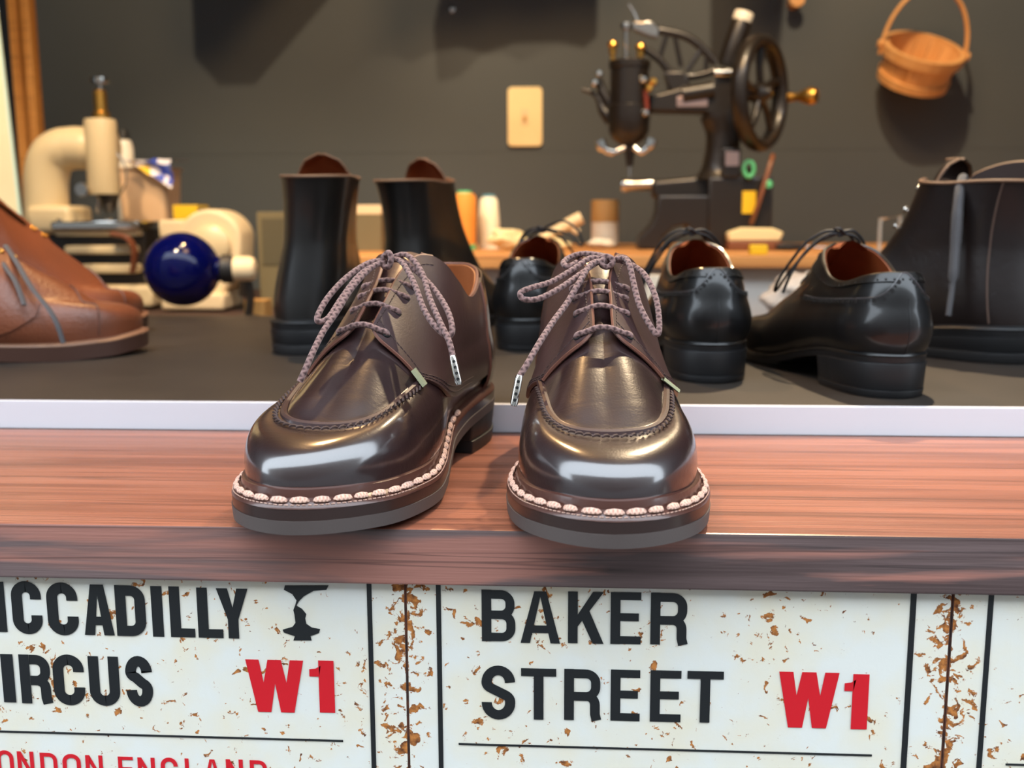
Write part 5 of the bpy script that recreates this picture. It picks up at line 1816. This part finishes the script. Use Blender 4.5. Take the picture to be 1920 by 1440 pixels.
hd = MB().lathe([(0.0, 0), (0.014, 0), (0.028, 0.010), (0.035, 0.022), (0.037, 0.05), (0.037, 0.066), (0.0335, 0.068), (0.0335, 0.128), (0.036, 0.130), (0.036, 0.140), (0.033, 0.142), (0, 0.142)], 30, T(K(1182, 279, -0.01))).build('head', M_DARKIRON, bk)
for x, ytop, rr in ((1152, 93, 0.0075), (1204, 98, 0.0075)):
    kb = MB().lathe([(0.004, 0), (0.004, 0.012), (0.0065, 0.013), (0.0065, 0.022), (rr, 0.024), (rr + .002, 0.028), (rr, 0.033), (0, 0.035)], 16, T(K(x, ytop + 37, -0.012))).build('oil_cap', M_BRASS, bk)
nb = MB().lathe([(0.004, 0), (0.004, 0.055), (0.009, 0.057), (0.010, 0.062), (0.009, 0.067), (0, 0.068)], 16, T(K(1177, 134, -0.012))).build('needle_bar_top', M_STEEL, bk)
MB().tube([K(1184, 280, -0.01), K(1184, 318, -0.01)], [0.010, 0.006], 12).build('needle_clamp', M_DARKIRON, bk)
MB().tube([K(1184, 316, -0.01), K(1184, 336, -0.01)], 0.0022, 8).build('needle', M_STEEL, bk)
MB().tube(smooth_path([K(1175, 284, -0.03), K(1152, 292, -0.034), K(1134, 284, -0.034), K(1128, 270, -0.034)], 5), [0.004] * 5 + [0.006] * 5 + [0.009] * 6, 12, flat=(1, 0.6)).build('lifter_wing', M_CHROME, bk)
MB().tube(smooth_path([K(1192, 284, -0.03), K(1206, 292, -0.034), K(1220, 282, -0.034), K(1226, 268, -0.034)], 5), [0.004] * 5 + [0.006] * 5 + [0.009] * 6, 12, flat=(1, 0.6)).build('lifter_wing', M_CHROME, bk)
MB().tube(smooth_path([K(1150, 232), K(1134, 216), K(1124, 194), K(1112, 184), K(1094, 178)], 5), [0.014, 0.013, 0.012, 0.011, 0.010, 0.009, 0.008, 0.007, 0.006, 0.006, 0.005, 0.005, 0.005, 0.004, 0.004, 0.004, 0.004, 0.004, 0.004, 0.003, 0.003], 12).build('take_up_arm', M_DARKIRON, bk)
MB().tube([K(1148, 205), K(1132, 182), K(1127, 160)], [0.012, 0.009, 0.006], 12).build('guide_lug', M_DARKIRON, bk)
for x, y in ((1119, 168), (1127, 152)):
    MB().lathe([(0, 0), (0.006, 0.001), (0.0065, 0.005), (0.004, 0.009), (0, 0.009)], 14, T(K(x, y, -0.014)) @ rot_to((0, -1, 0.2))).build('thread_knob', M_CHROME, bk)
for x, y, mm in ((1208, 163, M_CHROME), (1227, 167, M_BRASS), (1219, 178, M_BRASS), (1212, 222, M_CHROME)):
    MB().lathe([(0, 0), (0.006, 0.001), (0.007, 0.005), (0.004, 0.010), (0, 0.010)], 14, T(K(x, y, -0.034)) @ rot_to((0.2, -1, 0.1))).build('tension_disc', mm, bk)
MB().tube([K(1214, 180, -0.034), K(1216, 215, -0.034)], 0.0045, 10).build('tension_post', mat('red_brown_spring', (120, 50, 34), 0.4), bk)
# lattice lever
lev = MB().tube(smooth_path([K(1190, 66, -0.004), K(1215, 72), K(1250, 78), K(1285, 86), K(1312, 102), K(1345, 135)], 6), 0.0072, 12, flat=(1, 0.8)).build('lever_top_chord', M_DARKIRON, bk)
MB().tube(smooth_path([K(1212, 108), K(1240, 128), K(1262, 150), K(1300, 158), K(1345, 148)], 6), 0.0065, 12).build('lever_bottom_chord', M_DARKIRON, bk)
for a, b in (((1254, 82), (1240, 124)), ((1268, 84), (1280, 140)), ((1316, 112), (1292, 148)), ((1328, 122), (1326, 152))):
    MB().tube([K(*a), K(*b)], 0.0042, 8).build('lever_strut', M_DARKIRON, bk)
MB().prism([K(1190, 62)[::2], K(1225, 60)[::2], K(1240, 74)[::2], K(1236, 92)[::2], K(1215, 86)[::2], K(1190, 76)[::2]], -0.012, 0.012).build('lever_head', M_STEEL, bk, bevel=0.003)
MB().tube(smooth_path([K(1200, 62), K(1192, 44), K(1182, 30)], 5), 0.0022, 8).build('wire_guide', M_STEEL, bk)
MB().prism([K(1246, 150)[::2], K(1285, 150)[::2], K(1300, 180)[::2], K(1270, 190)[::2], K(1255, 180)[::2]], -0.016, 0.016).build('pivot_bracket', M_DARKIRON, bk, bevel=0.004)
# bobbin winder drum, tilted
ax = Vector((0.30, 0, 1.0)).normalized()
MB().lathe([(0.0, 0), (0.0175, 0), (0.0185, 0.004), (0.0185, 0.074), (0.0175, 0.076)], 24, T(K(1366, 140)) @ rot_to(ax)).build('spool_drum', M_DARKIRON, bk)
MB().lathe([(0.0, 0.0), (0.0165, 0.0), (0.0165, 0.014), (0.015, 0.016), (0, 0.016)], 24, T(Vector(K(1366, 140)) + ax * 0.076) @ rot_to(ax)).build('drum_cap', M_WHITE, bk)
MB().tube([K(1342, 152, -0.024), K(1378, 152, -0.024)], 0.0075, 12).build('bright_shaft', M_CHROME, bk)
# hand wheel
wa = Vector((0.84, -0.54, 0.0)).normalized()
wc_ = Vector(K(1427, 189, -0.03))
e1 = Vector((0.54, 0.84, 0)).normalized()
e2 = Vector((0, 0, 1))
Rw = 0.0865
wheel_ring = [tuple(wc_ + e1 * (Rw * math.cos(t_)) + e2 * (Rw * math.sin(t_))) for t_ in np.linspace(0, 2 * PI, 49)[:-1]]
sec = [(0.0150 * math.cos(a), 0.0110 * math.sin(a)) for a in np.linspace(0, 2 * PI, 13)[:-1]]
Gw = []
for t_ in np.linspace(0, 2 * PI, 49)[:-1]:
    rd = e1 * math.cos(t_) + e2 * math.sin(t_)
    Gw.append([tuple(wc_ + rd * (Rw + b) + wa * a) for a, b in sec])
wh = MB().grid(np.array(Gw), closed_u=True, closed_v=True).build('hand_wheel', M_DARKIRON, bk, smooth=80)
for i in range(5):
    t_ = i * 2 * PI / 5 + 0.3
    rd = lambda a: e1 * math.cos(a) + e2 * math.sin(a)
    MB().tube(smooth_path([wc_ + rd(t_) * 0.012, wc_ + rd(t_ + 0.18) * 0.045, wc_ + rd(t_ + 0.05) * 0.08], 5), 0.0062, 10).build('spoke', M_DARKIRON, wh)
MB().lathe([(0.0, -0.012), (0.016, -0.012), (0.019, -0.006), (0.019, 0.006), (0.012, 0.012), (0.008, 0.020), (0, 0.021)], 20, T(wc_) @ rot_to(wa)).build('hub', M_DARKIRON, wh)
MB().tube([tuple(wc_ - wa * 0.01), K(1372, 196)], 0.012, 14).build('wheel_shaft', M_DARKIRON, bk)
MB().lathe([(0.004, -0.004), (0.006, 0.006), (0.0085, 0.012), (0.0075, 0.022), (0.0065, 0.030), (0.0125, 0.044), (0.0155, 0.054), (0.0125, 0.064), (0, 0.067)], 22, T(wc_ + e1 * (Rw + 0.004)) @ rot_to(wa)).build('crank_handle', M_BRASS, wh)
# labels stuck to the pedestal
K.box(MB(), 1393, 1419, 364, 405, -0.0515, -0.0495).build('yellow_label', M_YELLOW, bk)
K.box(MB(), 1362, 1388, 292, 318, -0.056, -0.054).build('silver_label', M_PINKPLATE, bk)
K.box(MB(), 1356, 1392, 286, 340, -0.0545, -0.03).build('rear_bracket', M_DARKIRON, bk, bevel=0.003)
rg = [K(1406 + 9 * math.cos(a), 324 + 14 * math.sin(a), -0.058) for a in np.linspace(0, 2 * PI, 21)[:-1]]
MB().tube(rg, 0.0035, 8, closed=True).build('green_ring', M_GREEN, bk)
MB().tube([K(1406, 324, -0.056), K(1406, 345, -0.045)], 0.006, 8).build('ring_post', M_DARKIRON, bk)
MB().tube(smooth_path([K(1410, 424, -0.06), K(1424, 385, -0.07), K(1444, 320, -0.06), K(1450, 300, -0.04)], 6), 0.0042, 8).build('brown_cord', M_BRUSHWOOD, bk)
MB().lathe([(0, 0), (0.006, 0), (0.007, 0.006), (0, 0.010)], 12, T(K(1441, 352, -0.062)) @ rot_to((0, -1, 0))).build('green_knob', M_GREEN, bk)

# ---- outlet plate, basket, peg and screw on the wall
pc = (-0.1132, 1.7519, 0.3646)
ot = thing('wall_outlet', 'cream switch plate with a small toggle on the dark wall', 'switch plate', (pc[0], 1.7519, pc[2] - 0.057))
ot.location = (pc[0], 1.7519, pc[2])
w_, h_ = 31.5 * 0.001163, 52.5 * 0.001163
out = rrect(0, 0, w_, h_, 0, 6, 0.009)
MB().prism([(a, b) for a, b, _ in out], -0.007, 0.0).build('plate', M_PAPER, ot, bevel=0.0015)
MB().box(-0.008, 0.008, -0.0082, -0.0065, -0.016, 0.016).build('insert', M_CREAM, ot, bevel=0.0006)
MB().box(-0.004, 0.004, -0.0105, -0.0078, -0.010, 0.002).build('toggle', M_KRAFT, ot, bevel=0.0008)

pb2 = (0.6776, 1.6600, 0.4785)
bs = thing('hanging_basket', 'small bentwood basket hanging on the wall at the upper right', 'basket', (pb2[0], 1.66, pb2[2]), (R(31), R(9), 0))
ro, rbm, hb = 0.078, 0.064, 0.068
shell = MB()
for i in range(16):
    a0, a1 = 2 * PI * i / 16 + 0.008, 2 * PI * (i + 1) / 16 - 0.008
    V = []
    for (r_, z_) in ((rbm, -hb), (ro - 0.004, 0.0), (ro - 0.007, 0.0), (rbm - 0.003, -hb)):
        for a in (a0, (a0 + a1) / 2, a1):
            V.append((r_ * math.cos(a), r_ * 0.96 * math.sin(a), z_))
    Fs = []
    for j in range(4):
        j2 = (j + 1) % 4
        for c_ in range(2):
            Fs.append((j * 3 + c_, j * 3 + c_ + 1, j2 * 3 + c_ + 1, j2 * 3 + c_))
    Fs += [(0, 3, 6, 9), (2, 11, 8, 5)]
    MB().add(V, Fs).build('stave', M_BASKET, bs, smooth=30)
MB().lathe([(rbm - 0.004, -hb), (rbm - 0.004, -hb + 0.004), (0, -hb + 0.004)], 32).build('bottom', M_BASKET, bs)
for nm, z0, z1, r0, r1 in (('rim_band', -0.016, 0.004, ro - 0.005, ro - 0.0015), ('foot_band', -hb - 0.001, -hb + 0.016, rbm, rbm + 0.0035)):
    pr = [(r0 - 0.002, z0), (r1 + 0.002, z0), (r1 + 0.004, z1), (r0 - 0.004, z1)]
    g = np.array([[(r_ * math.cos(a), r_ * math.sin(a), z_) for r_, z_ in pr] for a in np.linspace(0, 2 * PI, 49)[:-1]])
    MB().grid(g, closed_u=True, closed_v=True).build(nm, M_BASKET, bs, smooth=40)
arch = [(0.0815 * math.cos(a), 0.050 * max(0, math.sin(a)), 0.108 * math.sin(a) - 0.004) for a in np.linspace(-0.16, PI + 0.16, 33)]
MB().tube(arch, 0.0075, 10, flat=(0.5, 1)).build('handle', M_BASKET, bs)
for s_ in (-1, 1):
    MB().lathe([(0, 0), (0.008, 0.0), (0.008, 0.006), (0, 0.008)], 14, T((s_ * 0.083, 0, -0.002)) @ rot_to((s_, 0, 0))).build('handle_pin', M_BASKET, bs)
p = (0.4383, 1.7400, 0.5863)
pg = thing('wall_peg', 'short pale wooden peg sticking out of the wall at the top edge', 'peg', (p[0], 1.752, p[2]))
MB().lathe([(0.0, 0.0), (0.013, 0.0), (0.012, 0.03), (0.016, 0.036), (0.015, 0.044), (0, 0.046)], 18, rot_to((0, -1, 0))).build('peg_body', M_BASKET, pg)
p = (-0.2656, 1.7520, 0.5853)
scw = thing('wall_screw', 'small steel screw head on the dark wall near the top edge', 'screw', (p[0], 1.752, p[2]))
MB().lathe([(0.0, 0.0), (0.007, 0.0), (0.0065, 0.003), (0.003, 0.0045), (0, 0.0045)], 14, rot_to((0, -1, 0))).build('screw_head', M_STEEL, scw)

# ---- hides hung from a rail above the picture (they throw the large shadows on the wall)
rail = thing('hide_rail', 'wooden rail above the bench from which leather hides hang', 'rail', (0, 1.50, 1.10))
rail.location = (0, 0, 0)
MB().box(-1.6, 1.7, 1.49, 1.51, 1.08, 1.10).build('rail_bar', M_BRUSHWOOD, rail, bevel=0.002)


def hide(label, outline, y):
    n = len(outline)
    o = MB().prism(outline, y - 0.001, y + 0.001).build('leather_hide', M_HIDE, smooth=0)
    return tag(o, label, 'hide', 'hides on the rail')


hide('wide brown hide with a wavy lower edge on the rail', [(-0.26, 1.08), (-0.34, 0.76), (-0.335, 0.675), (-0.30, 0.682), (-0.265, 0.715), (-0.23, 0.718), (-0.20, 0.705), (-0.16, 0.722), (-0.12, 0.728), (-0.08, 0.718), (-0.03, 0.732), (0.04, 0.733), (0.08, 0.724), (0.10, 0.74), (0.105, 1.08)], 1.50)
hide('pointed brown hide at the left end of the rail', [(-0.74, 1.08), (-0.74, 0.70), (-0.70, 0.655), (-0.64, 0.655), (-0.50, 0.80), (-0.34, 1.08)], 1.52)
hide('narrow brown hide at the right of the rail', [(0.27, 1.08), (0.28, 0.70), (0.385, 0.70), (0.415, 1.08)], 1.50)

# ---- extras on the dark lace-up boot
inv10 = boot10.matrix_basis.inverted()


def boot_part(name, mb, m, **kw):
    o = mb.build(name, m, boot10, **kw)
    return o


bpy.context.view_layer.update()
hook = MB()
lace_pts = [(0.3640, 0.5200, 0.1898), (0.3545, 0.5000, 0.1813), (0.3494, 0.4880, 0.1578), (0.3479, 0.4840, 0.1287), (0.3455, 0.4780, 0.0947), (0.3421, 0.4740, 0.0645)]
MB().tube(smooth_path([inv10 @ Vector(p) for p in lace_pts], 6), [0.006] * 12 + [0.0065] * 6 + [0.006] * 6 + [0.0035] * 7, 8, flat=(1, 0.8)).build('hanging_lace', M_GLACE, boot10)
for a_, w_ in ((0.166, 1.92), (0.167, 1.72), (0.168, 1.55), (0.170, 1.25)):
    for sd_ in (1, -1):
        u_ = L10.uof(a_, sd_)
        p_, n_ = Vector(L10.at(u_, w_, 0.001)), Vector(L10.N(u_, w_))
        MB().lathe([(0.0, 0), (0.002, 0), (0.002, 0.001), (0.0036, 0.002), (0.0036, 0.0036), (0, 0.0042)], 12, T(p_) @ rot_to(n_)).build('lace_hook', M_STEEL, boot10)
fl = []
for t_ in np.linspace(0, 1, 13):
    y_ = -0.098 + 0.094 * t_
    x_ = -0.040 * math.sin(PI * (0.22 + 0.50 * t_)) - 0.002
    top_ = 0.167 + 0.019 * math.sin(PI * min(1, t_ * 1.02)) ** 0.6
    fl.append([(x_ * (1 + 0.1 * s_), y_, 0.155 + (top_ - 0.155) * s_) for s_ in np.linspace(0, 1, 6)])
fl = np.array(fl)
fm_ = MB()
fm_.grid(fl)
fm_.grid(fl + np.array((0.0022, 0, 0)))
boot_part('far_quarter_flap', fm_, M_DKSUEDE)
MB().tube([tuple(p) for p in fl[:, -1]], 0.0016, 6).build('flap_edge', M_BOOTEDGE, boot10)
for sd_ in (1, -1):
    u_ = L10.uof(0.028, sd_)
    MB().tube([tuple(p) for p in L10.at(np.full(20, u_), np.linspace(0.05, 1.97, 20), 0.0006)], 0.0009, 6).build('back_stay_seam', M_STAY, boot10)

# ------------------------------------------------------------------ give every multi-part thing its origin at its base
bpy.context.view_layer.update()
for o in list(SC.objects):
    if o.type == 'EMPTY' and o.parent is None and o.location.length < 1e-9 and o.get('label'):
        lo, hi = Vector((1e9,) * 3), Vector((-1e9,) * 3)
        for ch in o.children_recursive:
            if ch.type == 'MESH':
                for c in ch.bound_box:
                    w = ch.matrix_world @ Vector(c)
                    lo = Vector(map(min, lo, w))
                    hi = Vector(map(max, hi, w))
        base = Vector(((lo.x + hi.x) / 2, (lo.y + hi.y) / 2, lo.z))
        o.location = base
        for ch in o.children:
            ch.location = ch.location - base
